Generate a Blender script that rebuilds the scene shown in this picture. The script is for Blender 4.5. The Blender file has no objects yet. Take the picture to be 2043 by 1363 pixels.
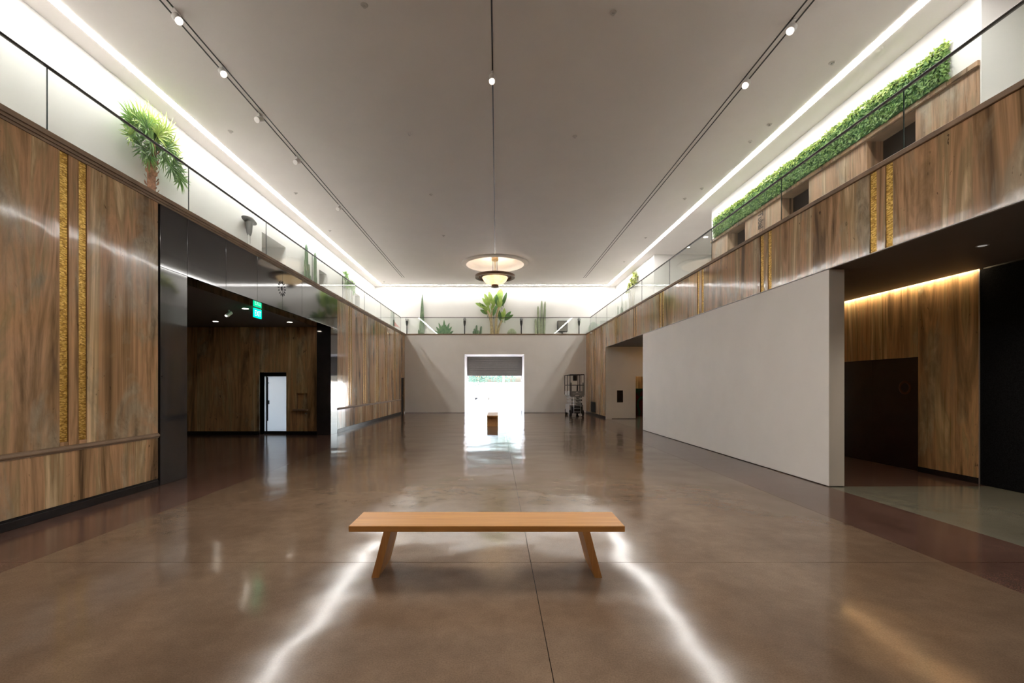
import bpy, bmesh, math, random
from mathutils import Vector, Matrix
random.seed(7)
R = math.radians
SC = bpy.context.scene
COL = SC.collection

# ------------------------------------------------------------------ camera
cam_d = bpy.data.cameras.new('camera')
cam_d.sensor_fit = 'HORIZONTAL'
cam_d.sensor_width = 36.0
cam_d.lens = 920.0 / 2043.0 * 36.0
cam_d.shift_x = (1021.5 - 991.0) / 2043.0
cam_d.shift_y = (769.5 - 681.5) / 2043.0
cam_d.clip_end = 400
cam = bpy.data.objects.new('camera', cam_d)
cam.location = (0, 0, 1.66)
cam.rotation_euler = (R(90), 0, 0)
COL.objects.link(cam)
SC.camera = cam

# ------------------------------------------------------------------ world, sun, exposure
world = bpy.data.worlds.new('world')
SC.world = world
world.use_nodes = True
wn = world.node_tree
for n in list(wn.nodes):
    wn.nodes.remove(n)
w_out = wn.nodes.new('ShaderNodeOutputWorld')
w_bg = wn.nodes.new('ShaderNodeBackground')
w_sky = wn.nodes.new('ShaderNodeTexSky')
w_sky.sky_type = 'NISHITA'
w_sky.sun_disc = False
w_sky.dust_density = 6.0
w_sky.ozone_density = 0.5
w_sky.sun_elevation = R(55)
w_sky.sun_rotation = R(120)
w_bg.inputs['Strength'].default_value = 1.4
wn.links.new(w_sky.outputs[0], w_bg.inputs['Color'])
wn.links.new(w_bg.outputs[0], w_out.inputs['Surface'])

sun_d = bpy.data.lights.new('sun', 'SUN')
sun_d.energy = 6.0
sun_d.angle = R(0.6)
sun_d.color = (1.0, 0.96, 0.9)
sun = bpy.data.objects.new('sun', sun_d)
sun.rotation_euler = (R(35), R(25), 0)
COL.objects.link(sun)

SC.view_settings.view_transform = 'Standard'
SC.view_settings.look = 'None'
SC.view_settings.exposure = 1.33
SC.view_settings.gamma = 1.0
SC.view_settings.use_curve_mapping = False

SLIT_E = 17.5        # radiance of the ceiling light slots
SPOT_W = 235.0       # track spotlights that are switched on
WARM_E = 14.0         # warm slot above the stone wall on the right
BOWL_E = 1.5         # alabaster bowl of the chandelier

# ------------------------------------------------------------------ dimensions (metres), camera at the origin looking along +Y
XL, XR, YB = -5.58, 5.43, 28.0          # faces of the hall walls
HP = 4.81                               # parapet top
ZG = 4.75                               # gallery floor
UXL, UXR, UYB = -8.05, 7.85, 30.5       # gallery walls
ZC = 8.2                                # ceiling
YF = -6.0                               # wall behind the camera

# ------------------------------------------------------------------ object helpers
def link(o, parent=None):
    COL.objects.link(o)
    if parent is not None:
        o.parent = parent
    return o

def tag(o, label, cat=None, group=None, kind=None):
    if label: o['label'] = label
    if cat: o['category'] = cat
    if group: o['group'] = group
    if kind: o['kind'] = kind
    return o

def thing(name, label, cat, loc=(0, 0, 0), rz=0.0, group=None):
    o = bpy.data.objects.new(name, None)
    o.empty_display_size = 0.1
    o.location = loc
    o.rotation_euler = (0, 0, rz)
    link(o)
    return tag(o, label, cat, group)

def copy_tree(o, parent=None):
    c = o.copy()
    link(c, parent)
    for ch in list(o.children):
        copy_tree(ch, c)
    return c

class MB:
    """collects shapes, builds one mesh"""
    def __init__(self):
        self.v, self.f, self.m = [], [], []

    def add(self, verts, faces, mi=0):
        b = len(self.v)
        self.v.extend([tuple(p) for p in verts])
        for f in faces:
            self.f.append(tuple(i + b for i in f))
            self.m.append(mi)

    def box(self, x0, x1, y0, y1, z0, z1, mi=0):
        x0, x1 = min(x0, x1), max(x0, x1); y0, y1 = min(y0, y1), max(y0, y1); z0, z1 = min(z0, z1), max(z0, z1)
        v = [(x0, y0, z0), (x1, y0, z0), (x1, y1, z0), (x0, y1, z0), (x0, y0, z1), (x1, y0, z1), (x1, y1, z1), (x0, y1, z1)]
        self.add(v, [(0, 3, 2, 1), (4, 5, 6, 7), (0, 1, 5, 4), (1, 2, 6, 5), (2, 3, 7, 6), (3, 0, 4, 7)], mi)
        return self

    def cbox(self, x0, x1, y0, y1, z0, z1, c=0.004, mi=0):
        """box with chamfered edges"""
        bm = bmesh.new()
        bmesh.ops.create_cube(bm, size=1.0)
        for v in bm.verts:
            v.co = ((x0 + x1) / 2 + v.co.x * abs(x1 - x0), (y0 + y1) / 2 + v.co.y * abs(y1 - y0), (z0 + z1) / 2 + v.co.z * abs(z1 - z0))
        c = min(c, 0.45 * min(abs(x1 - x0), abs(y1 - y0), abs(z1 - z0)))
        bmesh.ops.bevel(bm, geom=bm.edges[:], offset=c, segments=1, affect='EDGES', profile=0.5)
        bm.verts.index_update()
        self.add([v.co[:] for v in bm.verts], [[v.index for v in f.verts] for f in bm.faces], mi)
        bm.free()
        return self

    def prism(self, pts, d, mi=0):
        """closed outline pts (3D, planar) extruded by vector d"""
        n = len(pts)
        d = Vector(d)
        v = [Vector(p) for p in pts] + [Vector(p) + d for p in pts]
        f = [tuple(range(n))[::-1], tuple(range(n, 2 * n))]
        f += [(i, (i + 1) % n, n + (i + 1) % n, n + i) for i in range(n)]
        self.add(v, f, mi)
        return self

    def tube(self, pts, r, n=10, mi=0, caps=True):
        pts = [Vector(p) for p in pts]
        rs = r if isinstance(r, (list, tuple)) else [r] * len(pts)
        up = None
        rings = []
        for i, p in enumerate(pts):
            if i == 0: t = pts[1] - pts[0]
            elif i == len(pts) - 1: t = pts[-1] - pts[-2]
            else: t = (pts[i + 1] - pts[i - 1])
            t = t.normalized()
            if up is None:
                a = Vector((0, 0, 1)) if abs(t.z) < 0.9 else Vector((1, 0, 0))
                up = (a - t * a.dot(t)).normalized()
            else:
                up = (up - t * up.dot(t)).normalized()
            s = t.cross(up)
            rings.append([p + (up * math.cos(k * 2 * math.pi / n) + s * math.sin(k * 2 * math.pi / n)) * rs[i] for k in range(n)])
        v = [q for ring in rings for q in ring]
        f = []
        for i in range(len(pts) - 1):
            for k in range(n):
                f.append((i * n + k, i * n + (k + 1) % n, (i + 1) * n + (k + 1) % n, (i + 1) * n + k))
        if caps:
            f.append(tuple(range(n))[::-1])
            f.append(tuple((len(pts) - 1) * n + k for k in range(n)))
        self.add(v, f, mi)
        return self

    def lathe(self, prof, c=(0, 0, 0), n=40, mi=0, ax='z'):
        """profile (r, h) turned about an axis through c"""
        c = Vector(c)
        v, f = [], []
        for (r, h) in prof:
            for k in range(n):
                a = 2 * math.pi * k / n
                p = (r * math.cos(a), r * math.sin(a), h)
                if ax == 'x': p = (p[2], p[0], p[1])
                if ax == 'y': p = (p[0], p[2], p[1])
                v.append(c + Vector(p))
        for i in range(len(prof) - 1):
            for k in range(n):
                f.append((i * n + k, i * n + (k + 1) % n, (i + 1) * n + (k + 1) % n, (i + 1) * n + k))
        self.add(v, f, mi)
        return self

    def build(self, name, mats, parent=None, smooth=False, angle=35):
        me = bpy.data.meshes.new(name)
        me.from_pydata(self.v, [], self.f)
        if not isinstance(mats, (list, tuple)): mats = [mats]
        for m in mats: me.materials.append(m)
        if len(mats) > 1:
            me.polygons.foreach_set('material_index', self.m)
        me.update()
        if smooth:
            me.polygons.foreach_set('use_smooth', [True] * len(me.polygons))
            me.set_sharp_from_angle(angle=R(angle))
        o = bpy.data.objects.new(name, me)
        return link(o, parent)

def bx(name, x0, x1, y0, y1, z0, z1, mat, parent=None, c=0.0):
    m = MB()
    if c: m.cbox(x0, x1, y0, y1, z0, z1, c)
    else: m.box(x0, x1, y0, y1, z0, z1)
    return m.build(name, mat, parent)

def recalc(o):
    bm = bmesh.new(); bm.from_mesh(o.data)
    bmesh.ops.recalc_face_normals(bm, faces=bm.faces[:])
    bm.to_mesh(o.data); bm.free()
    return o

def struct(o, label, cat='wall'):
    return tag(o, label, cat, kind='structure')

def text_mesh(name, body, mat, size, origin, ex, ey, parent, depth=0.004, sx=1.0, bold=0.0):
    cu = bpy.data.curves.new(name, 'FONT')
    cu.body = body
    cu.size = size
    cu.extrude = depth
    cu.offset = bold
    cu.align_x = 'CENTER'
    tmp = bpy.data.objects.new(name + '_t', cu)
    COL.objects.link(tmp)
    dg = bpy.context.evaluated_depsgraph_get()
    me = bpy.data.meshes.new_from_object(tmp.evaluated_get(dg))
    COL.objects.unlink(tmp)
    bpy.data.objects.remove(tmp)
    me.name = name
    ex, ey = Vector(ex), Vector(ey)
    ez = ex.cross(ey)
    for v in me.vertices:
        v.co = Vector(origin) + ex * v.co.x * sx + ey * v.co.y + ez * v.co.z
    me.materials.clear()
    me.materials.append(mat)
    o = bpy.data.objects.new(name, me)
    return link(o, parent)

# ------------------------------------------------------------------ materials
def new_mat(name):
    m = bpy.data.materials.new(name)
    m.use_nodes = True
    nt = m.node_tree
    b = nt.nodes['Principled BSDF']
    return m, nt, b

def N(nt, t, **kw):
    n = nt.nodes.new(t)
    for k, v in kw.items():
        if k in n.inputs: n.inputs[k].default_value = v
        else: setattr(n, k, v)
    return n

def ramp(nt, stops, interp='LINEAR'):
    r = nt.nodes.new('ShaderNodeValToRGB')
    r.color_ramp.interpolation = interp
    els = r.color_ramp.elements
    while len(els) < len(stops): els.new(0.5)
    for e, (p, c) in zip(els, stops):
        e.position = p
        e.color = (c[0], c[1], c[2], 1) if isinstance(c, (tuple, list)) else (c, c, c, 1)
    return r

def mixc(nt, mode, fac, a, b):
    m = nt.nodes.new('ShaderNodeMix')
    m.data_type = 'RGBA'
    m.blend_type = mode
    for sock, val in ((m.inputs[0], fac), (m.inputs[6], a), (m.inputs[7], b)):
        if hasattr(val, 'is_output'): nt.links.new(val, sock)
        elif isinstance(val, (tuple, list)): sock.default_value = (val[0], val[1], val[2], 1)
        else: sock.default_value = val
    return m.outputs[2]

def coords(nt, scale, rand=0.0, kind='Object'):
    tc = N(nt, 'ShaderNodeTexCoord')
    src = tc.outputs[kind]
    if rand:
        oi = N(nt, 'ShaderNodeObjectInfo')
        mul = N(nt, 'ShaderNodeVectorMath', operation='SCALE')
        mul.inputs[0].default_value = (1.0, 0.7, 0.4)
        sc = N(nt, 'ShaderNodeMath', operation='MULTIPLY')
        nt.links.new(oi.outputs['Random'], sc.inputs[0]); sc.inputs[1].default_value = rand
        nt.links.new(sc.outputs[0], mul.inputs['Scale'])
        ad = N(nt, 'ShaderNodeVectorMath', operation='ADD')
        nt.links.new(src, ad.inputs[0]); nt.links.new(mul.outputs[0], ad.inputs[1])
        src = ad.outputs[0]
    mp = N(nt, 'ShaderNodeMapping')
    mp.inputs['Scale'].default_value = scale
    nt.links.new(src, mp.inputs['Vector'])
    return mp.outputs[0]

def noise(nt, vec, scale, detail=4, rough=0.55, dist=0.0):
    n = N(nt, 'ShaderNodeTexNoise')
    n.inputs['Scale'].default_value = scale
    n.inputs['Detail'].default_value = detail
    n.inputs['Roughness'].default_value = rough
    n.inputs['Distortion'].default_value = dist
    nt.links.new(vec, n.inputs['Vector'])
    return n.outputs['Fac']

def bump(nt, b, h, strength, dist, prev=None):
    bp = N(nt, 'ShaderNodeBump')
    bp.inputs['Strength'].default_value = strength
    bp.inputs['Distance'].default_value = dist
    nt.links.new(h, bp.inputs['Height'])
    if prev is not None: nt.links.new(prev, bp.inputs['Normal'])
    nt.links.new(bp.outputs[0], b.inputs['Normal'])
    return bp.outputs[0]

def plain(name, col, rough=0.5, metal=0.0, var=0.06, scale=6.0, spec=0.5, bumpy=0.0):
    m, nt, b = new_mat(name)
    v = coords(nt, (1, 1, 1))
    f = noise(nt, v, scale, 4)
    r = ramp(nt, [(0.3, tuple(c * (1 - var) for c in col)), (0.7, tuple(min(1, c * (1 + var)) for c in col))])
    nt.links.new(f, r.inputs[0])
    nt.links.new(r.outputs[0], b.inputs['Base Color'])
    b.inputs['Roughness'].default_value = rough
    b.inputs['Metallic'].default_value = metal
    b.inputs['Specular IOR Level'].default_value = spec
    if bumpy: bump(nt, b, noise(nt, v, scale * 6, 3), bumpy, 0.01)
    return m

def emit(name, col, e):
    m, nt, b = new_mat(name)
    nt.nodes.remove(b)
    em = N(nt, 'ShaderNodeEmission')
    em.inputs['Color'].default_value = (*col, 1)
    em.inputs['Strength'].default_value = e
    nt.links.new(em.outputs[0], nt.nodes['Material Output'].inputs['Surface'])
    return m

def travertine(name, gain=1.0, warm=1.0, rough=0.16):
    m, nt, b = new_mat(name)
    v = coords(nt, (1.0, 1.0, 0.085), 60.0)
    vf = coords(nt, (1.0, 1.0, 0.03), 60.0)
    vu = coords(nt, (1.0, 1.0, 0.45), 60.0)
    g = lambda c: (c[0] * gain, c[1] * gain, c[2] * gain / warm)
    base = noise(nt, v, 2.3, 7, 0.6, 1.1)
    r = ramp(nt, [(0.34, g((0.085, 0.052, 0.030))), (0.44, g((0.225, 0.138, 0.078))), (0.51, g((0.36, 0.215, 0.130))),
                  (0.57, g((0.25, 0.174, 0.102))), (0.68, g((0.52, 0.385, 0.26)))])
    nt.links.new(base, r.inputs[0])
    streak = noise(nt, vf, 16.0, 4, 0.6, 0.3)
    rs = ramp(nt, [(0.3, 0.62), (0.55, 1.0), (0.75, 1.14)])
    nt.links.new(streak, rs.inputs[0])
    c1 = mixc(nt, 'MULTIPLY', 0.8, r.outputs[0], rs.outputs[0])
    cloud = noise(nt, vu, 1.1, 5, 0.6, 0.8)
    rc = ramp(nt, [(0.53, 0.0), (0.64, 0.8)])
    nt.links.new(cloud, rc.inputs[0])
    grey = noise(nt, vu, 6.0, 6, 0.65, 0.6)
    rg = ramp(nt, [(0.3, g((0.10, 0.085, 0.065))), (0.7, g((0.36, 0.30, 0.23)))])
    nt.links.new(grey, rg.inputs[0])
    c2 = mixc(nt, 'MIX', rc.outputs[0], c1, rg.outputs[0])
    pit = noise(nt, vu, 17.0, 3, 0.5, 0.5)
    rp = ramp(nt, [(0.665, 0.0), (0.70, 0.85)])
    nt.links.new(pit, rp.inputs[0])
    pm = noise(nt, vu, 1.7, 2, 0.5, 0.4)
    rpm = ramp(nt, [(0.5, 0.0), (0.6, 1.0)])
    nt.links.new(pm, rpm.inputs[0])
    pmul = N(nt, 'ShaderNodeMath', operation='MULTIPLY')
    nt.links.new(rp.outputs[0], pmul.inputs[0]); nt.links.new(rpm.outputs[0], pmul.inputs[1])
    c3 = mixc(nt, 'MIX', pmul.outputs[0], c2, g((0.04, 0.026, 0.016)))
    nt.links.new(c3, b.inputs['Base Color'])
    rr = ramp(nt, [(0.3, rough * 0.8), (0.7, rough * 1.5)])
    nt.links.new(streak, rr.inputs[0])
    nt.links.new(rr.outputs[0], b.inputs['Roughness'])
    wv = noise(nt, coords(nt, (1, 1, 1)), 1.6, 2)
    b1 = bump(nt, b, wv, 1.0, 0.004)
    bump(nt, b, streak, 0.06, 0.003, b1)
    return m

def terrazzo(name, dark, light, rough, wave, speck=0.5, spec=0.5, mottled=0.35):
    m, nt, b = new_mat(name)
    v = coords(nt, (1, 1, 1))
    f1 = noise(nt, v, 0.55, 5, 0.6)
    r1 = ramp(nt, [(0.35, dark), (0.65, light)])
    nt.links.new(f1, r1.inputs[0])
    f2 = noise(nt, v, 95.0, 2, 0.6)
    r2 = ramp(nt, [(0.3, 1 - speck), (0.5, 1.0), (0.72, 1 + speck)])
    nt.links.new(f2, r2.inputs[0])
    c = mixc(nt, 'MULTIPLY', 0.7, r1.outputs[0], r2.outputs[0])
    f3 = noise(nt, v, 5.0, 5, 0.65)
    r3 = ramp(nt, [(0.3, 1 - mottled), (0.7, 1 + mottled * 0.5)])
    nt.links.new(f3, r3.inputs[0])
    c = mixc(nt, 'MULTIPLY', 0.6, c, r3.outputs[0])
    nt.links.new(c, b.inputs['Base Color'])
    rr = ramp(nt, [(0.3, rough * 0.92), (0.7, rough * 1.1)])
    nt.links.new(f3, rr.inputs[0])
    nt.links.new(rr.outputs[0], b.inputs['Roughness'])
    b.inputs['Specular IOR Level'].default_value = spec
    wv = noise(nt, v, 0.8, 1.5, 0.5)
    b1 = bump(nt, b, wv, 1.0, wave)
    wv2 = noise(nt, v, 60.0, 2)
    bump(nt, b, wv2, 0.05, 0.002, b1)
    return m

def gold_mosaic():
    m, nt, b = new_mat('gold_mosaic')
    v = coords(nt, (1, 1, 1))
    vo = N(nt, 'ShaderNodeTexVoronoi')
    vo.inputs['Scale'].default_value = 60.0
    mp = N(nt, 'ShaderNodeMapping'); mp.inputs['Scale'].default_value = (1, 0.45, 1.5)
    nt.links.new(v, mp.inputs[0]); nt.links.new(mp.outputs[0], vo.inputs['Vector'])
    r = ramp(nt, [(0.0, (0.30, 0.15, 0.025)), (0.5, (0.62, 0.37, 0.07)), (1.0, (0.95, 0.68, 0.22))])
    sep = N(nt, 'ShaderNodeSeparateColor')
    nt.links.new(vo.outputs['Color'], sep.inputs[0])
    nt.links.new(sep.outputs[0], r.inputs[0])
    nt.links.new(r.outputs[0], b.inputs['Base Color'])
    b.inputs['Metallic'].default_value = 0.75
    b.inputs['Roughness'].default_value = 0.38
    bump(nt, b, sep.outputs[1], 0.9, 0.012)
    return m

def wood(name, c0, c1, axis='x'):
    m, nt, b = new_mat(name)
    s = {'x': (0.35, 9, 9), 'y': (9, 0.35, 9), 'z': (9, 9, 0.35)}[axis]
    v = coords(nt, s)
    f = noise(nt, v, 3.5, 6, 0.6, 0.4)
    r = ramp(nt, [(0.3, c0), (0.7, c1)])
    nt.links.new(f, r.inputs[0])
    nt.links.new(r.outputs[0], b.inputs['Base Color'])
    b.inputs['Roughness'].default_value = 0.42
    bump(nt, b, f, 0.08, 0.002)
    return m

def arch_glass(name, tint, ior=1.5):
    m, nt, b = new_mat(name)
    nt.nodes.remove(b)
    tr = N(nt, 'ShaderNodeBsdfTransparent'); tr.inputs['Color'].default_value = (*tint, 1)
    gl = N(nt, 'ShaderNodeBsdfGlossy'); gl.inputs['Roughness'].default_value = 0.0
    # Schlick reflectance, the same from both faces of the pane
    ge = N(nt, 'ShaderNodeNewGeometry')
    dt = N(nt, 'ShaderNodeVectorMath', operation='DOT_PRODUCT')
    nt.links.new(ge.outputs['Incoming'], dt.inputs[0]); nt.links.new(ge.outputs['Normal'], dt.inputs[1])
    ab = N(nt, 'ShaderNodeMath', operation='ABSOLUTE'); nt.links.new(dt.outputs['Value'], ab.inputs[0])
    su = N(nt, 'ShaderNodeMath', operation='SUBTRACT'); su.inputs[0].default_value = 1.0; nt.links.new(ab.outputs[0], su.inputs[1])
    pw_ = N(nt, 'ShaderNodeMath', operation='POWER'); nt.links.new(su.outputs[0], pw_.inputs[0]); pw_.inputs[1].default_value = 5.0
    fr = N(nt, 'ShaderNodeMath', operation='MULTIPLY_ADD'); nt.links.new(pw_.outputs[0], fr.inputs[0]); fr.inputs[1].default_value = 0.96; fr.inputs[2].default_value = 0.04
    mx = N(nt, 'ShaderNodeMixShader')
    nt.links.new(fr.outputs[0], mx.inputs[0])
    nt.links.new(tr.outputs[0], mx.inputs[1]); nt.links.new(gl.outputs[0], mx.inputs[2])
    nt.links.new(mx.outputs[0], nt.nodes['Material Output'].inputs['Surface'])
    return m

def frosted(name, tint):
    m, nt, b = new_mat(name)
    nt.nodes.remove(b)
    tl = N(nt, 'ShaderNodeBsdfTranslucent'); tl.inputs['Color'].default_value = (*tint, 1)
    df = N(nt, 'ShaderNodeBsdfDiffuse'); df.inputs['Color'].default_value = (*tint, 1)
    mx = N(nt, 'ShaderNodeMixShader'); mx.inputs[0].default_value = 0.5
    nt.links.new(tl.outputs[0], mx.inputs[1]); nt.links.new(df.outputs[0], mx.inputs[2])
    nt.links.new(mx.outputs[0], nt.nodes['Material Output'].inputs['Surface'])
    return m

def leafmat(name, c0, c1, rough=0.45, trans=0.25):
    m, nt, b = new_mat(name)
    v = coords(nt, (1, 1, 1))
    f = noise(nt, v, 5.0, 4)
    r = ramp(nt, [(0.3, c0), (0.7, c1)])
    nt.links.new(f, r.inputs[0])
    nt.links.new(r.outputs[0], b.inputs['Base Color'])
    b.inputs['Roughness'].default_value = rough
    tl = N(nt, 'ShaderNodeBsdfTranslucent')
    nt.links.new(r.outputs[0], tl.inputs['Color'])
    mx = N(nt, 'ShaderNodeMixShader'); mx.inputs[0].default_value = trans
    nt.links.new(b.outputs[0], mx.inputs[1]); nt.links.new(tl.outputs[0], mx.inputs[2])
    nt.links.new(mx.outputs[0], nt.nodes['Material Output'].inputs['Surface'])
    return m

M = {}
M['trav'] = travertine('travertine', 1.65, 1.1, 0.075)
M['trav_warm'] = travertine('travertine_warm', 1.75, 1.25, 0.3)
M['trav_pale'] = travertine('travertine_pale', 1.35, 1.0, 0.3)
M['trav_trim'] = plain('travertine_trim', (0.25, 0.165, 0.10), 0.55, 0, 0.25, 3.0)
M['black_stone'] = plain('black_stone', (0.030, 0.030, 0.033), 0.06, 0, 0.12, 5.0, 0.8)
M['black_base'] = plain('black_base', (0.012, 0.012, 0.014), 0.22, 0, 0.3)
M['groove'] = plain('groove_shadow_gap', (0.01, 0.009, 0.008), 0.7)
M['gold'] = gold_mosaic()
M['white'] = plain('white_paint', (0.86, 0.835, 0.805), 0.6, 0, 0.02, 1.5, 0.3)
M['ceil'] = plain('ceiling_paint', (0.70, 0.665, 0.635), 0.7, 0, 0.02, 1.0, 0.2)
M['gallery_white'] = plain('gallery_white', (0.76, 0.745, 0.72), 0.6, 0, 0.02, 1.2, 0.3)
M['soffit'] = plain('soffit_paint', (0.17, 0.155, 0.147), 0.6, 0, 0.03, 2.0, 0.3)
M['concrete'] = plain('concrete_core', (0.22, 0.2, 0.18), 0.8)
M['felt'] = plain('black_felt', (0.008, 0.008, 0.009), 0.95, 0, 0.6, 60.0, 0.1, 0.4)
M['black_door'] = plain('dark_door', (0.012, 0.007, 0.006), 0.35, 0, 0.5, 3.0)
M['floor'] = terrazzo('polished_concrete', (0.160, 0.106, 0.070), (0.225, 0.156, 0.106), 0.125, 0.024, 0.22, 0.38, 0.25)
M['floor_red'] = terrazzo('dark_red_terrazzo', (0.095, 0.050, 0.038), (0.17, 0.098, 0.075), 0.15, 0.003, 0.75, 0.45)
M['floor_grey'] = terrazzo('grey_green_terrazzo', (0.19, 0.178, 0.135), (0.225, 0.212, 0.165), 0.12, 0.003, 0.15, 0.5, 0.12)
M['oak'] = wood('oak_along_x', (0.46, 0.205, 0.050), (0.64, 0.325, 0.095), 'x')
M['oak_leg'] = wood('oak_along_z', (0.40, 0.18, 0.05), (0.55, 0.275, 0.09), 'z')
M['glass'] = arch_glass('balustrade_glass', (0.945, 0.965, 0.95))
M['glass_edge'] = plain('glass_edge', (0.03, 0.05, 0.045), 0.2)
M['rail'] = plain('dark_rail', (0.06, 0.055, 0.05), 0.35, 0.6)
M['slit'] = emit('slot_light', (1.0, 0.975, 0.94), SLIT_E)
M['warm'] = emit('warm_slot_light', (1.0, 0.76, 0.46), WARM_E)
M['spot_on'] = emit('spot_lens_on', (1.0, 0.95, 0.88), 18.0)
M['spot_dim'] = emit('spot_lens_dim', (1.0, 0.95, 0.9), 1.6)
M['down'] = emit('downlight_lens', (1.0, 0.90, 0.76), 13.0)
M['down_dim'] = emit('downlight_lens_dim', (1.0, 0.93, 0.85), 0.12)
M['track'] = plain('track_black', (0.012, 0.011, 0.010), 0.5)
M['fixture'] = plain('fixture_white', (0.7, 0.68, 0.66), 0.4)
M['device'] = plain('ceiling_device', (0.48, 0.45, 0.42), 0.5)
M['bronze'] = plain('bronze', (0.10, 0.052, 0.026), 0.35, 0.6, 0.2)
M['brass'] = plain('brass_canopy', (0.42, 0.32, 0.19), 0.35, 0.7)
M['dark_metal'] = plain('dark_metal', (0.02, 0.02, 0.021), 0.45, 0.3)
M['grey_metal'] = plain('grey_metal', (0.25, 0.25, 0.25), 0.4, 0.5)
M['steel'] = plain('steel_bright', (0.6, 0.6, 0.6), 0.3, 0.8)
M['shutter'] = plain('shutter_grey', (0.20, 0.185, 0.165), 0.5, 0.2)
M['exit'] = emit('exit_green', (0.0, 0.78, 0.36), 1.0)
M['exit_txt'] = emit('exit_letters', (0.45, 1.0, 0.75), 1.1)
M['frost'] = frosted('frosted_door_glass', (0.95, 0.93, 0.88))
M['ink'] = plain('dark_lettering', (0.05, 0.03, 0.02), 0.6)
M['ground'] = plain('exterior_concrete', (0.75, 0.74, 0.71), 0.8)
M['bark'] = plain('palm_bark', (0.42, 0.22, 0.14), 0.8, 0, 0.45, 14.0, 0.2, 0.6)
M['stem'] = plain('banana_stem', (0.42, 0.33, 0.18), 0.7, 0, 0.35, 9.0)
M['twig'] = plain('pale_twig', (0.42, 0.38, 0.30), 0.7, 0, 0.2)
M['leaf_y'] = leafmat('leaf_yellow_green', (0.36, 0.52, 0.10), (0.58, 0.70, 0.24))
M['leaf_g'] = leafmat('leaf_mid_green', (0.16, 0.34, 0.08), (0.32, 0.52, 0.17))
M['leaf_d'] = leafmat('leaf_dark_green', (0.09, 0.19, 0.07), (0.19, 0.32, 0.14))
M['leaf_b'] = leafmat('leaf_banana', (0.26, 0.42, 0.08), (0.46, 0.60, 0.17))
M['leaf_b2'] = leafmat('leaf_banana_dark', (0.07, 0.17, 0.05), (0.16, 0.28, 0.09))
M['agave'] = leafmat('agave_green', (0.08, 0.20, 0.10), (0.20, 0.36, 0.17), 0.5, 0.05)
M['cactus'] = leafmat('cactus_green', (0.07, 0.13, 0.07), (0.14, 0.22, 0.12), 0.6, 0.0)
M['cactus_pale'] = leafmat('cactus_pale', (0.22, 0.27, 0.17), (0.36, 0.38, 0.26), 0.6, 0.0)
M['cactus_grey'] = leafmat('cactus_grey', (0.30, 0.36, 0.30), (0.46, 0.50, 0.43), 0.7, 0.0)
M['sansev'] = leafmat('blade_green', (0.07, 0.13, 0.07), (0.18, 0.25, 0.14), 0.5, 0.05)
M['hedge'] = leafmat('hedge_leaf', (0.10, 0.22, 0.06), (0.26, 0.40, 0.12), 0.5, 0.3)
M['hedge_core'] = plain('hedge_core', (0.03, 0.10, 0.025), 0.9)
M['lime'] = leafmat('leaf_lime', (0.30, 0.34, 0.07), (0.46, 0.50, 0.16))
M['tree'] = leafmat('exterior_leaf', (0.010, 0.042, 0.030), (0.030, 0.095, 0.070), 0.7, 0.12)
M['pink'] = plain('faded_red', (0.62, 0.22, 0.19), 0.7)
M['carpaint'] = plain('car_white', (0.7, 0.71, 0.72), 0.25)
M['car_glass'] = plain('car_glass', (0.03, 0.035, 0.04), 0.1)
M['tyre'] = plain('tyre_rubber', (0.015, 0.015, 0.015), 0.8)

def painting_mat():
    m, nt, b = new_mat('abstract_painting')
    v = coords(nt, (1.6, 1.6, 1.0))
    f = noise(nt, v, 1.4, 3, 0.5, 1.0)
    r = ramp(nt, [(0.38, (0.14, 0.008, 0.01)), (0.47, (0.05, 0.008, 0.008)), (0.5, (0.01, 0.05, 0.03)), (0.62, (0.02, 0.12, 0.07))])
    nt.links.new(f, r.inputs[0]); nt.links.new(r.outputs[0], b.inputs['Base Color'])
    return m
M['painting'] = painting_mat()

# ================================================================== FLOORS
fl = MB()
fl.box(-12.2, 8.6, YF, 28.0, -0.3, -0.02)
fl.box(-1.95, 1.67, 28.0, 30.7, -0.3, -0.02)
floor = struct(fl.build('floor', M['groove']), 'polished brown concrete hall floor with dark red terrazzo borders', 'floor')
ys = [YF, -1.7, 4.33, 10.4, 16.5, 22.5, 28.0]
G = 0.0025
for i in range(6):
    for (a, b_) in ((-4.4, 0.32), (0.32, 4.2)):
        bx('floor_slab', a + G, b_ - G, ys[i] + G, ys[i + 1] - G, -0.02, 0.0, M['floor'], floor)
for i in range(6):
    o = bx('border_slab', -5.58, -4.4 - G, ys[i] + G, ys[i + 1] - G, -0.02, 0.0, M['floor_red'], floor)
    o = bx('border_slab', 4.2 + G, 5.43 - G, ys[i] + G, ys[i + 1] - G, -0.02, 0.0, M['floor_red'], floor)
bx('side_floor_slab', -12.2, -5.58 - G, 5.0, 15.9, -0.02, 0.0, M['floor_red'], floor)
bx('side_floor_slab', 5.43 + G, 8.6, YF, 7.6 - G, -0.02, 0.0, M['floor_grey'], floor)
bx('side_floor_slab', 5.43 + G, 8.6, 7.6 + G, 17.2, -0.02, 0.0, M['floor_red'], floor)
bx('side_floor_slab', 5.43 + G, 8.6, 17.2 + G, 28.0, -0.02, 0.0, M['floor_grey'], floor)
bx('threshold_slab', -1.95, 1.67, 28.0 + G, 30.7, -0.02, 0.0, M['floor'], floor)

gf = MB()
gf.box(-8.35, XL - 0.05, YF, 28.3, 4.55, ZG)
gf.box(-8.35, 8.3, 28.3, 30.8, 4.55, ZG)
struct(gf.build('floor_gallery', M['gallery_white']), 'pale gallery floor running round the hall behind the glass balustrade', 'floor')

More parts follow.
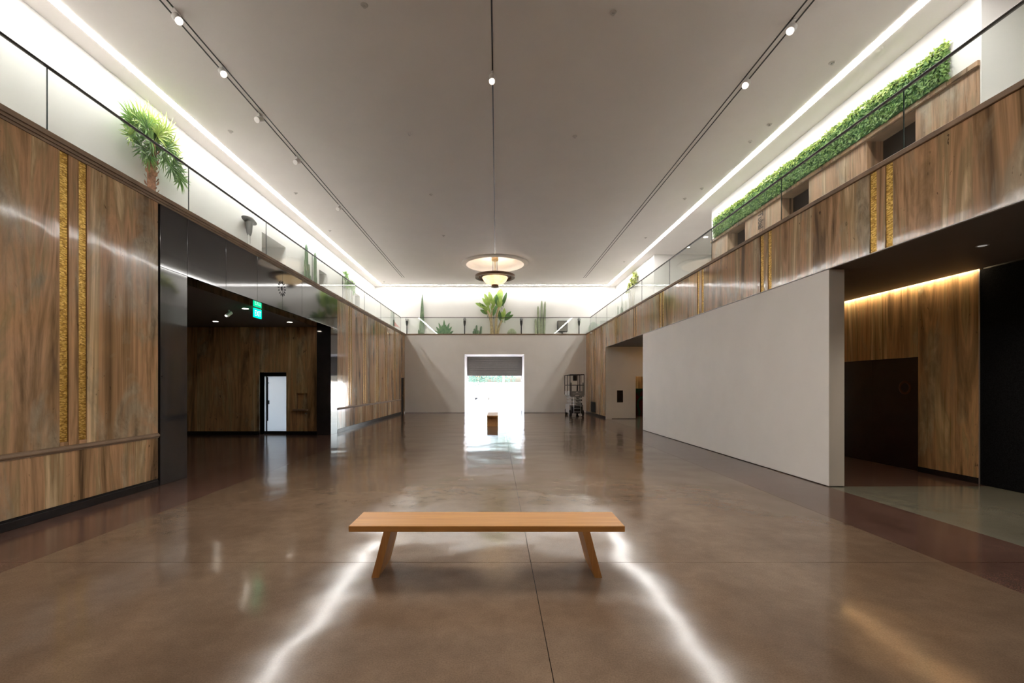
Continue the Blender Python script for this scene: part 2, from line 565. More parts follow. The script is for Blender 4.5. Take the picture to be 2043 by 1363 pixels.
# ================================================================== WALL LEFT
PT = 0.04
wl = MB()
wl.box(-6.05, XL - PT, YF, 8.27, 0, 4.67)
wl.box(-6.01, XL - PT, 15.55, 28.0, 0, 4.67)
wl.box(-6.01, XL - PT, 8.27, 15.55, 3.67, 4.67)
wall_left = struct(wl.build('wall_left', M['groove']), 'tall brown travertine wall with gold mosaic strips and a black stone portal')

def trav_x(x_face, y0, y1, z0, z1, parent, mat='trav', name='travertine_panel', sgn=1):
    """slab on a wall whose face looks towards +X (sgn 1) or -X (sgn -1)"""
    x_back = x_face - sgn * PT
    return bx(name, min(x_face, x_back), max(x_face, x_back), y0 + 0.0015, y1 - 0.0015, z0, z1, M[mat], parent, 0.003)

pairs_L = [6.085, 17.57, 19.52, 21.57, 23.28, 25.2]
ZR0, ZR1, ZU1, ZB = 0.80, 0.88, 4.67, 0.13
def gold_pair(x_face, yc, z0, z1, parent, sgn=1, off=0.135, w=0.118):
    for s in (-1, 1):
        a, b_ = yc + s * off - w / 2, yc + s * off + w / 2
        f = x_face - sgn * 0.012
        g = x_face - sgn * PT
        o = bx('gold_mosaic_strip', min(f, g), max(f, g), a, b_, z0, z1, M['gold'], parent, 0.004)
        o['label'] = 'gold glass mosaic strip'

def wall_run(x_face, y0, y1, z0, z1, centres, parent, sgn=1, mat='trav', zg0=None):
    """slabs between gold pairs, a thin slab in the middle of each pair"""
    cur = y0
    for c in centres:
        trav_x(x_face, cur, c - 0.194, z0, z1, parent, mat, sgn=sgn)
        trav_x(x_face, c - 0.076, c + 0.076, z0, z1, parent, mat, sgn=sgn)
        gold_pair(x_face, c, zg0 if zg0 else z0, z1, parent, sgn)
        if zg0:
            for s in (-1, 1):
                trav_x(x_face, c + s * 0.135 - 0.059, c + s * 0.135 + 0.059, z0, zg0, parent, mat, sgn=sgn)
        cur = c + 0.194
    trav_x(x_face, cur, y1, z0, z1, parent, mat, sgn=sgn)

trav_x(XL, YF, 3.0, ZR1, ZU1, wall_left)
wall_run(XL, 3.0, 7.60, ZR1, ZU1, pairs_L[:1], wall_left, zg0=0.93)
wall_run(XL, 16.16, 26.85, ZR1, ZU1, pairs_L[1:], wall_left, zg0=0.93)
for a, b_ in ((YF, 0.0), (0.0, 4.4), (4.4, 7.60), (16.16, 18.5), (18.5, 20.6), (20.6, 22.7), (22.7, 24.8), (24.8, 26.85)):
    trav_x(XL, a, b_, ZB, ZR0, wall_left)
for a, b_ in ((YF, 7.60), (16.16, 26.85)):
    m = MB()
    # rounded chair rail with fillets
    pr = [(XL - PT, ZR0), (XL + 0.012, ZR0), (XL + 0.012, ZR0 + 0.014), (XL + 0.028, ZR0 + 0.022), (XL + 0.034, ZR0 + 0.04), (XL + 0.028, ZR0 + 0.058), (XL + 0.012, ZR0 + 0.066), (XL + 0.012, ZR1), (XL - PT, ZR1)]
    m.prism([(p[0], a, p[1]) for p in pr], (0, b_ - a, 0))
    o = recalc(m.build('chair_rail', M['trav_trim'], wall_left))
    bx('skirting', XL - PT, XL + 0.012, a, b_, 0.0, ZB - 0.03, M['black_base'], wall_left, 0.004)
    bx('skirting', XL - PT, XL - 0.012, a, b_, ZB - 0.03, ZB, M['black_base'], wall_left)
# above the narrow doorway at the far end
trav_x(XL, 26.85, 27.75, 2.16, ZU1, wall_left)
trav_x(XL, 27.75, 28.0, ZB, ZU1, wall_left)
# black polished portal
def blk(y0, y1, z0, z1):
    bx('black_stone_slab', XL - PT, XL + 0.004, y0 + 0.002, y1 - 0.002, z0, z1, M['black_stone'], wall_left, 0.003)
blk(7.64, 8.31, 0.0, 3.63); blk(15.5, 16.14, 0.0, 3.63)
lint = [7.64, 8.31, 9.5, 10.74, 12.0, 13.2, 14.46, 16.14]
for a, b_ in zip(lint[:-1], lint[1:]):
    blk(a, b_, 3.634 if (a < 8 or a > 14) else 3.63, ZU1)
bx('black_stone_reveal', -6.05, XL, 15.5, 15.55, 0.0, 3.63, M['black_stone'], wall_left)
bx('black_stone_reveal', -6.05, XL - 0.001, 8.27, 8.31, 0.0, 3.63, M['black_stone'], wall_left)
bx('black_stone_soffit', -6.05, XL, 8.31, 15.5, 3.63, 3.67, M['black_stone'], wall_left)
# stepped cap
m = MB()
for (p, z0, z1) in ((0.012, 4.67, 4.705), (0.03, 4.705, 4.745), (0.05, 4.745, HP)):
    m.box(-6.05, XL + p, YF, 28.05, z0, z1)
m.build('parapet_cap', M['trav_trim'], wall_left)

# narrow doorway at the far end of the left wall
d = struct(bx('door_3', XL - 0.10, XL - 0.06, 26.9, 27.7, 0.0, 2.12, M['black_door']), 'narrow dark doorway at the far end of the left stone wall', 'door')
for (a, b_, c_, e) in ((26.85, 26.9, 0, 2.16), (27.7, 27.75, 0, 2.16), (26.9, 27.7, 2.12, 2.16)):
    bx('door_frame', XL - 0.06, XL + 0.015, a, b_, c_, e, M['trav_trim'], d)
bx('door_handle', XL - 0.06, XL - 0.03, 27.6, 27.63, 1.0, 1.12, M['brass'], d)

# sun emblem inlaid in the lintel
em = thing('sun_emblem', 'small dark sunburst emblem on the black stone lintel above the side room', 'emblem', (XL + 0.005, 11.97, 4.18))
for k in range(14):
    a = 2 * math.pi * k / 14
    m = MB()
    c_, s_ = math.cos(a), math.sin(a)
    pts = [(0.125, 0), (0.16, 0.017), (0.205, 0.0), (0.16, -0.017)]
    m.prism([(0.0, p[0] * c_ * 1.1 - p[1] * s_, p[0] * s_ + p[1] * c_) for p in pts], (0.008, 0, 0))
    recalc(m.build('ray', M['dark_metal'], em))
m = MB(); m.lathe([(0, 0), (0.05, 0), (0.05, 0.008), (0.03, 0.014), (0, 0.014)], n=20, ax='x'); m.build('disc', M['dark_metal'], em)

# ================================================================== SIDE ROOM (left)
sr = MB()
YS = 15.55
sr.box(-12.2, -8.01, YS + 0.04, 15.95, 0, 3.63)
sr.box(-7.10, -6.01, YS + 0.10, 15.95, 0, 3.63)
sr.box(-8.01, -7.10, YS + 0.04, 15.95, 2.11, 3.63)
wall_sb = struct(sr.build('wall_side_room', M['concrete']), 'brown travertine end wall of the dim side room with a recessed door')
def trav_y(y_face, x0, x1, z0, z1, parent, mat='trav_warm'):
    return bx('travertine_panel', x0 + 0.0015, x1 - 0.0015, y_face, y_face + PT, z0, z1, M[mat], parent, 0.003)
for a, b_ in ((-12.2, -11.2), (-11.2, -10.1), (-10.1, -9.1), (-9.1, -8.01)):
    trav_y(YS, a, b_, 0.12, 3.63, wall_sb)
trav_y(YS, -8.01, -7.10, 2.11, 3.63, wall_sb)
NX0, NX1, NZ0, NZ1 = -6.75, -6.39, 0.87, 1.405
trav_y(YS, -7.10, NX0, 0.12, 3.63, wall_sb); trav_y(YS, NX1, -6.05, 0.12, 3.63, wall_sb)
trav_y(YS, NX0, NX1, NZ1, 3.63, wall_sb); trav_y(YS, NX0, NX1, 0.12, NZ0, wall_sb)
trav_y(YS + 0.09, NX0 - 0.01, NX1 + 0.01, NZ0 - 0.01, NZ1 + 0.01, wall_sb)
for s in ((NX0 - 0.012, NX0), (NX1, NX1 + 0.012)):
    bx('niche_lining', s[0], s[1], YS + PT, YS + 0.09, NZ0, NZ1, M['trav_trim'], wall_sb)
bx('niche_lining', NX0, NX1, YS + PT, YS + 0.09, NZ1, NZ1 + 0.012, M['trav_trim'], wall_sb)
bx('niche_lining', NX0, NX1, YS + PT, YS + 0.09, NZ0 - 0.012, NZ0, M['trav_trim'], wall_sb)
bx('niche_ledge', NX0 - 0.08, NX1 + 0.04, YS - 0.14, YS, NZ0 - 0.06, NZ0, M['trav_trim'], wall_sb, 0.01)
m = MB(); m.tube([(NX1 - 0.03, YS, NZ0 - 0.15), (NX1 - 0.03, YS - 0.06, NZ0 - 0.15)], 0.022, 12); m.build('valve_knob', M['steel'], wall_sb, True)
for a, b_ in ((-12.2, -8.01), (-7.10, -6.05)):
    bx('skirting', a, b_, YS - 0.01, YS + 0.03, 0, 0.12, M['black_base'], wall_sb)
for x in ((-8.03, -8.01), (-7.10, -7.08)):
    bx('door_reveal', x[0], x[1], YS + 0.04, 15.95, 0, 2.11, M['trav_warm'], wall_sb)
sd = struct(bx('door_2', -8.01, -7.10, 15.90, 15.93, 0.09, 2.0, M['frost']), 'frosted glass door glowing bluish white in the side room', 'door')
bx('top_rail', -8.01, -7.10, 15.88, 15.94, 1.98, 2.11, M['dark_metal'], sd)
bx('bottom_rail', -8.01, -7.10, 15.88, 15.94, 0.0, 0.09, M['dark_metal'], sd)
bx('stile', -7.94, -7.91, 15.87, 15.90, 0.09, 1.98, M['dark_metal'], sd)
m = MB(); m.tube([(-7.86, 15.82, 0.45), (-7.86, 15.82, 1.95)], 0.018, 10); m.tube([(-7.86, 15.82, 1.1), (-7.86, 15.9, 1.1)], 0.014, 8); m.tube([(-7.86, 15.82, 1.75), (-7.86, 15.9, 1.75)], 0.014, 8)
m.cbox(-7.89, -7.83, 15.80, 15.9, 1.02, 1.15, 0.01)
m.build('pull_handle', M['dark_metal'], sd, True)
lr = MB()
lr.box(-12.5, -12.2, 4.7, 15.95, 0, 4.55); lr.box(-12.5, -6.05, 4.7, 5.0, 0, 4.55)
struct(lr.build('wall_side_room_far', M['trav_warm']), 'brown stone wall closing the dim side room on its left')
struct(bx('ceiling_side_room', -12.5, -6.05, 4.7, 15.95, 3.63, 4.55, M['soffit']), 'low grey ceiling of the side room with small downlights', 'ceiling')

def downlight(x, y, z, label, mat='down', r=0.07):
    t = thing('downlight', label, 'ceiling light', (x, y, z), 0, 'small recessed downlights')
    m = MB(); m.lathe([(r, 0), (r * 1.35, -0.004), (r * 1.4, 0.0)], n=24); m.build('trim_ring', M['fixture'], t, True)
    m = MB(); m.lathe([(0, -0.002), (r, -0.002)], n=24); o = m.build('lens', M[mat], t)
    return t
downlight(-6.43, 11.8, 3.628, 'bright downlight just left of the green exit sign')
downlight(-8.63, 14.15, 3.628, 'downlight in the side room ceiling above the bare stone wall, leftmost')
downlight(-6.42, 14.3, 3.628, 'downlight in the side room ceiling above the wall niche')
bd = downlight(6.73, 6.39, 3.598, 'small recessed downlight in the right bay ceiling beside the black wall', 'down_dim', 0.05)
l = bpy.data.lights.new('bay_lamp', 'SPOT'); l.energy = 60; l.spot_size = R(120); l.spot_blend = 1.0; l.shadow_soft_size = 0.05; l.color = (1.0, 0.88, 0.7)
o = bpy.data.objects.new('bay_lamp', l); o.location = (0, 0, -0.02); link(o, bd)
t = thing('ceiling_spotlight', 'small white cylinder spotlight on the side room ceiling', 'spotlight', (-6.97, 12.0, 3.63))
m = MB(); m.tube([(0, 0, 0), (0, 0, -0.06)], 0.02, 10); m.build('stem', M['fixture'], t, True)
m = MB(); m.tube([(0.03, 0.05, -0.06), (-0.03, -0.06, -0.17)], 0.05, 14); m.build('body', M['fixture'], t, True)
m = MB(); m.tube([(-0.03, -0.06, -0.17), (-0.031, -0.062, -0.173)], 0.04, 14); m.build('lens', M['spot_dim'], t)

ex = thing('exit_sign', 'green illuminated EXIT sign hanging under the black portal soffit', 'sign', (-6.09, 11.735, 3.63))
bx('panel', -0.012, 0.012, -0.19, 0.19, -0.25, -0.02, M['exit'], ex, 0.004)
bx('mount', -0.015, 0.015, -0.15, 0.15, -0.02, 0.0, M['grey_metal'], ex)
text_mesh('letters', 'EXIT', M['exit_txt'], 0.2, (0.013, 0, -0.205), (0, 1, 0), (0, 0, 1), ex, 0.001, 0.75)

# ================================================================== WALL RIGHT
wr = MB()
wr.box(XR + PT, XR + 0.30, YF, 28.0, 3.66, 4.74)
wr.box(XR + PT, XR + 0.30, 23.04, 28.0, 0, 3.60)
wall_right = struct(wr.build('wall_right', M['groove']), 'brown travertine parapet band and far wall on the right with gold mosaic strips')
pairs_R = [0.72, 3.62, 6.52, 9.31, 12.3, 15.2, 18.1, 21.0]
cur = YF
ZRB, ZRT = 3.58, 4.74
wall_run(XR, YF, 22.96, ZRB, ZRT, pairs_R, wall_right, -1)
wall_run(XR, 22.96, 28.0, 0.12, ZRT, [23.9, 25.6, 27.2], wall_right, -1)
bx('skirting', XR - 0.01, XR + PT, 23.0, 28.0, 0, 0.12, M['black_base'], wall_right)
bx('parapet_cap', XR - 0.03, XR + 0.45, YF, 28.05, ZRT, HP, M['trav_trim'], wall_right, 0.006)
bx('edge_trim', XR - 0.004, XR + 0.03, YF, 22.96, 3.57, 3.58, M['fixture'], wall_right)
bx('edge_slab', XR, XR + 0.30, 22.96, 23.04, 0.0, 3.58, M['white'], wall_right)
# dark grille near the floor
gr = thing('vent_grille', 'black floor-level vent grille in the far right stone wall beside the scissor lift', 'vent', (XR, 25.95, 0))
bx('frame', -0.012, 0.0, -0.62, 0.62, 0.16, 0.74, M['groove'], gr, 0.004)
for k in range(9):
    bx('slat', -0.024, -0.012, -0.57, 0.57, 0.2 + k * 0.058, 0.225 + k * 0.058, M['groove'], gr)

# side bay ceiling slab = gallery slab on the right
cb = MB(); cb.box(XR + 0.03, 8.02, YF, 28.0, 3.60, 4.55); cb.box(8.02, 12.3, YF, 28.0, 3.78, 4.55)
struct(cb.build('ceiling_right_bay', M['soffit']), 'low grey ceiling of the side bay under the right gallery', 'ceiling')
struct(bx('floor_gallery_right', XR + 0.30, 12.3, YF, 28.3, 4.55, ZG, M['gallery_white']), 'pale gallery floor on the right behind the glass', 'floor')

# freestanding white partition
pw = struct(bx('wall_partition', XR + 0.01, 5.695, 7.55, 17.17, 0.012, 3.565, M['white'], None, 0.004), 'large plain white partition wall under the right gallery')
bx('base_gap', XR + 0.03, 5.68, 7.57, 17.15, 0.0, 0.012, M['groove'], pw)
bx('wall_socket', XR + 0.002, XR + 0.012, 16.9, 17.0, 0.38, 0.5, M['gallery_white'], pw, 0.003)

# white end wall of the bay, with niche and doorway
we = MB()
we.box(XR + 0.30, 6.0, 23.0, 23.3, 0.02, 3.6); we.box(6.3, 6.93, 23.0, 23.3, 0.02, 3.6)
we.box(6.0, 6.3, 23.0, 23.3, 0.02, 0.82); we.box(6.0, 6.3, 23.0, 23.3, 1.42, 3.6)
we.box(6.0, 6.3, 23.16, 23.3, 0.82, 1.42)
we.box(6.93, 8.13, 23.0, 23.3, 2.12, 3.6)
wall_bay = struct(we.build('wall_bay_end', M['white']), 'white end wall of the right bay with a small dark niche')
bx('niche_back', 6.0, 6.3, 23.14, 23.16, 0.82, 1.42, M['black_door'], wall_bay)
bx('niche_lining', 6.0, 6.01, 23.005, 23.14, 0.82, 1.42, M['bronze'], wall_bay); bx('niche_lining', 6.29, 6.3, 23.005, 23.14, 0.82, 1.42, M['bronze'], wall_bay)
bx('niche_lining', 6.01, 6.29, 23.005, 23.14, 0.82, 0.84, M['bronze'], wall_bay); bx('niche_lining', 6.01, 6.29, 23.005, 23.14, 1.40, 1.42, M['bronze'], wall_bay)
bx('base_gap', XR + 0.30, 6.93, 23.01, 23.3, 0.0, 0.02, M['groove'], wall_bay)
wb = struct(bx('wall_back_room', 5.8, 8.4, 25.0, 25.2, 0, 3.6, M['trav_warm']), 'warmly lit stone wall seen through the doorway behind the partition')
pt_ = thing('painting', 'dark red and green abstract painting beyond the narrow doorway', 'painting', (7.6, 24.96, 0.0))
bx('canvas', -0.5, 0.5, -0.03, 0.0, 0.0, 1.5, M['painting'], pt_, 0.004)
bx('stretcher', -0.49, 0.49, 0.0, 0.03, 0.01, 1.49, M['oak'], pt_)
wl2 = thing('warm_light_strip', 'short warm light strip above the painting doorway', 'light strip', (7.3, 24.9, 2.6))
bx('diffuser', -1.2, 0.7, -0.03, 0.03, -0.02, 0.0, M['warm'], wl2); bx('housing', -1.2, 0.7, -0.05, 0.05, 0.0, 0.05, M['track'], wl2)
bx('bracket', -0.02, 0.02, 0.05, 0.1, 0.0, 0.05, M['track'], wl2)

# bay stone wall on the right, dark doors, black felt wall
XW = 8.13
ww = MB()
ww.box(XW + PT, XW + 0.35, YF, 8.9, 0, 3.76); ww.box(XW + PT, XW + 0.35, 8.9, 11.2, 2.215, 3.76); ww.box(XW + PT, XW + 0.35, 11.2, 28.0, 0, 3.76)
ww.box(XW + 0.3, XW + 0.35, 8.9, 11.2, 0, 2.215)
wall_bs = struct(ww.build('wall_bay_right', M['groove']), 'brown travertine side wall of the right bay washed by warm light')
trav_x(XW, 7.76, 8.9, 0.10, 3.76, wall_bs, 'trav_warm', sgn=-1)
trav_x(XW, 8.9, 10.05, 2.215, 3.76, wall_bs, 'trav_warm', sgn=-1); trav_x(XW, 10.05, 11.2, 2.215, 3.76, wall_bs, 'trav_warm', sgn=-1)
for a in (11.2, 12.6, 14.0, 15.4, 16.8, 18.2, 19.6, 21.0):
    trav_x(XW, a, a + 1.4 if a < 21 else 23.0, 0.10, 3.76, wall_bs, 'trav_warm', sgn=-1)
bx('skirting', XW - 0.008, XW + PT, 7.76, 8.9, 0, 0.10, M['black_base'], wall_bs)
bx('skirting', XW - 0.008, XW + PT, 11.2, 23.0, 0, 0.10, M['black_base'], wall_bs)
bx('felt_panel', XW - 0.02, XW + PT, YF, 7.735, 0.0, 3.6, M['felt'], wall_bs)
bx('edge_trim', XW - 0.026, XW + PT, 7.735, 7.755, 0.0, 3.6, M['steel'], wall_bs)
dd = struct(bx('door_4', XW + 0.06, XW + 0.10, 8.9, 10.05, 0.01, 2.215, M['black_door']), 'pair of nearly black doors in the right bay stone wall', 'door')
bx('leaf', XW + 0.06, XW + 0.10, 10.056, 11.2, 0.01, 2.215, M['black_door'], dd)
m = MB(); m.lathe([(0.09, 0), (0.115, -0.01), (0.14, 0)], (XW + 0.055, 9.25, 1.62), 24, ax='x'); m.build('ring_handle', M['bronze'], dd, True)
lw = thing('warm_slot_light', 'warm slot light grazing the top of the right bay stone wall', 'light strip', (8.09, 15.38, 3.598))
bx('diffuser', -0.066, -0.06, -7.6, 7.6, 0.03, 0.12, M['warm'], lw)

# ================================================================== WALL BACK
DX0, DX1, DZ = -1.95, 1.67, 3.56
wk = MB()
wk.box(-6.05, DX0, YB, 28.3, 0.02, 4.74); wk.box(DX1, 8.5, YB, 28.3, 0.02, 4.74); wk.box(DX0, DX1, YB, 28.3, DZ, 4.74)
wk.box(DX0 - 0.2, DX0, 28.3, 30.7, 0, DZ + 0.2); wk.box(DX1, DX1 + 0.2, 28.3, 30.7, 0, DZ + 0.2); wk.box(DX0, DX1, 28.3, 30.7, DZ, DZ + 0.2)
wall_back = struct(wk.build('wall_back', M['white']), 'white lower end wall with the tall loading doorway')
bx('parapet_cap', -5.6, 5.45, YB - 0.03, 28.45, 4.74, HP, M['trav_trim'], wall_back, 0.006)
bx('base_gap', -5.58, DX0, YB + 0.01, 28.2, 0.0, 0.02, M['groove'], wall_back); bx('base_gap', DX1, 5.43, YB + 0.01, 28.2, 0.0, 0.02, M['groove'], wall_back)

sh = struct(bx('door_1', DX0, DX1, 30.52, 30.55, 2.36, DZ, M['shutter']), 'grey roll-up shutter half raised over the bright loading doorway', 'door')
for k in range(8):
    z = 2.36 + k * 0.15
    bx('shutter_slat', DX0 + 0.02, DX1 - 0.02, 30.50, 30.52, z + 0.004, z + 0.146, M['shutter'], sh, 0.006)
bx('bottom_bar', DX0 + 0.01, DX1 - 0.01, 30.47, 30.56, 2.30, 2.36, M['grey_metal'], sh, 0.008)
for x in ((DX0, DX0 + 0.05), (DX1 - 0.05, DX1)):
    bx('guide_rail', x[0], x[1], 30.46, 30.6, 0.0, 2.3, M['gallery_white'], sh)

# ================================================================== GALLERY WALLS
ul = MB()
opens = [(15.8, 17.6), (20.9, 21.8), (26.2, 27.1)]
cur = YF
for (a, b_) in opens:
    ul.box(-8.35, UXL, cur, a, ZG, ZC); ul.box(-8.35, UXL, a, b_, 6.93, ZC); cur = b_
ul.box(-8.35, UXL, cur, 30.8, ZG, ZC)
wul = struct(ul.build('wall_gallery_left', M['gallery_white']), 'bright white upper gallery wall on the left')
for i, (a, b_) in enumerate(opens):
    m = MB()
    m.box(-9.6, -9.5, a - 0.1, b_ + 0.1, ZG, 7.05); m.box(-9.5, -8.35, a - 0.1, a, ZG, 7.05); m.box(-9.5, -8.35, b_, b_ + 0.1, ZG, 7.05)
    m.box(-9.5, -8.35, a, b_, 6.93, 7.05); m.box(-9.5, -8.35, a - 0.1, b_ + 0.1, 4.6, ZG)
    o = m.build('alcove', M['gallery_white'], wul)
bx('alcove_door_handle', -9.5, -9.45, 17.0, 17.05, 5.75, 6.0, M['dark_metal'], wul)

struct(bx('wall_gallery_back', -8.35, 8.2, UYB, 30.8, ZG, ZC, M['gallery_white']), 'bright white upper gallery wall at the far end')
ur = MB()
ur.box(UXR, 12.3, 23.0, 30.8, ZG, ZC)
ur.box(12.0, 12.3, YF, 23.0, ZG, ZC)
struct(ur.build('wall_gallery_right', M['gallery_white']), 'white upper gallery wall at the far right')

X2 = 8.0
blk_ = MB()
blk_.box(X2 + 0.38, 12.0, 7.62, 17.16, ZG, ZC)
blk_.box(X2, X2 + 0.38, 7.62, 17.16, 7.05, ZC)
wbk = struct(blk_.build('wall_gallery_block', M['gallery_white']), 'white upper block wall on the right above the travertine doorways')
wsc = struct(bx('trim_1', X2 - 0.05, X2 + 0.375, 7.625, 17.16, 6.96, 7.048, M['trav_pale'], None, 0.004), 'pale travertine ledge and piers with three dark doorways on the right gallery', 'trim')
op = [(8.80, 9.95), (11.81, 12.97), (14.84, 15.96)]
cur = 7.62
for (a, b_) in op + [(17.16, 17.16)]:
    n_p = 2 if (a - cur) > 1.5 else 1
    for k in range(n_p):
        y0 = cur + (a - cur) * k / n_p; y1 = cur + (a - cur) * (k + 1) / n_p
        bx('travertine_pier', X2 - 0.01, X2 + 0.38, y0 + 0.001, y1 - 0.001, ZG, 6.95, M['trav_pale'], wsc, 0.003)
    cur = b_
for (a, b_) in op:
    bx('dark_door', X2 + 0.34, X2 + 0.38, a, b_, ZG, 6.95, M['black_door'], wsc)
bx('ledge_shadow_gap', X2 - 0.02, X2 + 0.38, 7.625, 17.16, 6.93, 6.96, M['trav_trim'], wsc)
bx('block_end_panel', X2 - 0.01, 12.0, 7.60, 7.62, ZG, ZC, M['gallery_white'], wbk)
tt = thing('wall_lettering', 'dark incised word running down the pale travertine between gallery doorways', 'lettering', (X2 - 0.012, 14.08, 6.66))
text_mesh('letters', 'Tubal', M['ink'], 0.36, (0, 0, 0), (0, 0, -1), (0, -1, 0), tt, 0.003, 0.62, 0.007)

fr_w = struct(bx('wall_front', -12.5, 12.3, YF - 0.3, YF, 0, ZC, M['trav_warm']), 'brown stone wall behind the camera')

# ================================================================== CEILING with domed medallion
CX, CY = -0.09, 24.7
cm = MB()
X0, X1, Y0, Y1 = -8.35, 12.3, YF - 0.3, 30.8
S = 2.4
cm.add([(X0, Y0, ZC), (X1, Y0, ZC), (X1, CY - S, ZC), (X0, CY - S, ZC)], [(3, 2, 1, 0)])
cm.add([(X0, CY + S, ZC), (X1, CY + S, ZC), (X1, Y1, ZC), (X0, Y1, ZC)], [(3, 2, 1, 0)])
cm.add([(X0, CY - S, ZC), (CX - S, CY - S, ZC), (CX - S, CY + S, ZC), (X0, CY + S, ZC)], [(3, 2, 1, 0)])
cm.add([(CX + S, CY - S, ZC), (X1, CY - S, ZC), (X1, CY + S, ZC), (CX + S, CY + S, ZC)], [(3, 2, 1, 0)])
n = 64
v, f = [], []
for k in range(n):
    a = 2 * math.pi * k / n
    c_, s_ = math.cos(a), math.sin(a)
    q = S / max(abs(c_), abs(s_))
    v.append((CX + c_ * q, CY + s_ * q, ZC)); v.append((CX + c_ * 1.7, CY + s_ * 1.7, ZC))
for k in range(n):
    j = (k + 1) % n
    f.append((2 * k + 1, 2 * j + 1, 2 * j, 2 * k))
cm.add(v, f)
cm.box(X0, X1, Y0, Y1, 8.62, 8.9)
ceiling = struct(cm.build('ceiling', M['ceil']), 'wide warm grey ceiling with light slots and a round domed medallion', 'ceiling')
m = MB()
m.lathe([(1.80, ZC), (1.79, ZC - 0.03), (1.74, ZC - 0.05), (1.66, ZC - 0.06), (1.58, ZC - 0.085), (1.54, ZC - 0.085), (1.53, ZC - 0.06), (1.52, ZC + 0.0), (1.45, ZC + 0.10), (1.2, ZC + 0.21), (0.8, ZC + 0.29), (0.4, ZC + 0.33), (0.0, ZC + 0.34)], (CX, CY, 0), 72)
m.build('medallion_dome', M['ceil'], ceiling, True, 50)

# light slots
def slot(label, x0, x1, y0, y1):
    cx, cy = (x0 + x1) / 2, (y0 + y1) / 2
    t = thing('ceiling_light_slot', label, 'light strip', (cx, cy, ZC), 0, 'continuous light slots round the ceiling')
    bx('diffuser', x0 - cx, x1 - cx, y0 - cy, y1 - cy, -0.008, 0.0, M['slit'], t)
    return t
slot('long glowing ceiling slot along the left gallery wall', -7.60, -7.44, YF + 0.2, 30.04)
slot('long glowing ceiling slot along the right gallery wall', 7.18, 7.34, YF + 0.2, 30.04)
slot('glowing ceiling slot across the far end wall', -7.44, 7.18, 29.94, 30.04)

# tracks
def track(label, x, y0, y1, gap):
    t = thing('ceiling_track', label, 'lighting track', (x, 0, ZC))
    for s in (-1, 1):
        if gap == 0 and s == 1: continue
        bx('track_channel', s * gap - 0.014, s * gap + 0.014, y0, y1, -0.006, 0.0, M['track'], t)
    return t
track('black twin-line lighting track on the left side of the ceiling', -5.65, YF + 0.5, 27.9, 0.06)
track('black twin-line lighting track on the right side of the ceiling', 5.32, YF + 0.5, 28.0, 0.06)
track('thin single lighting track along the ceiling centre line', -0.087, YF + 0.5, 22.9, 0)

def spot(label, x, y, on, aim, k=1.0):
    t = thing('track_spotlight', label, 'spotlight', (x, y, ZC), 0, 'track spotlights')
    m = MB(); m.cbox(-0.02, 0.02, -0.09, 0.09, -0.03, -0.006, 0.004); m.tube([(0, 0, -0.03), (0, 0, -0.09)], 0.014, 8)
    m.build('adapter', M['fixture'], t, True)
    d = (Vector(aim) - Vector((x, y, ZC - 0.13))).normalized()
    c = Vector((0, 0, -0.13))
    a = c - d * 0.10; b_ = c + d * 0.11
    m = MB(); m.tube([a, a, a + d * 0.02, b_, b_, b_ - d * 0.04], [0.001, 0.055, 0.07, 0.07, 0.062, 0.062], 18, caps=False); m.build('housing', M['fixture'], t, True)
    m = MB(); m.tube([b_ - d * 0.05, b_ - d * 0.02], 0.062, 18); m.build('lens', M['spot_on' if on else 'spot_dim'], t)
    if on:
        l = bpy.data.lights.new('spot_lamp', 'SPOT')
        l.energy = SPOT_W * k; l.spot_size = R(96); l.spot_blend = 1.0; l.shadow_soft_size = 0.3; l.color = (1.0, 0.94, 0.86)
        o = bpy.data.objects.new('spot_lamp', l)
        o.location = b_ + d * 0.02
        o.rotation_euler = d.to_track_quat('-Z', 'Y').to_euler()
        link(o, t)
    return t
spot('nearest shining spotlight on the left ceiling track', -5.58, 8.05, True, (1.0, 3.6, 0.0))
spot('second shining spotlight on the left ceiling track', -5.61, 9.43, True, (0.6, 3.8, 0.0))
spot('unlit white spotlight on the left track, nearest of three', -5.71, 11.1, False, (-7, 5, 4))
spot('unlit white spotlight on the left track, middle of three', -5.71, 13.2, False, (-7, 7, 4))
spot('unlit white spotlight on the left track, farthest of three', -5.71, 16.7, False, (-7, 9, 4))
spot('shining spotlight on the ceiling centre track', -0.1, 9.63, True, (-0.1, 4.6, 0.0), 0.5)
spot('nearest shining spotlight on the right ceiling track', 5.30, 8.28, True, (-1.0, 3.6, 0.0))
spot('second shining spotlight on the right ceiling track', 5.30, 9.79, True, (-0.6, 3.8, 0.0))

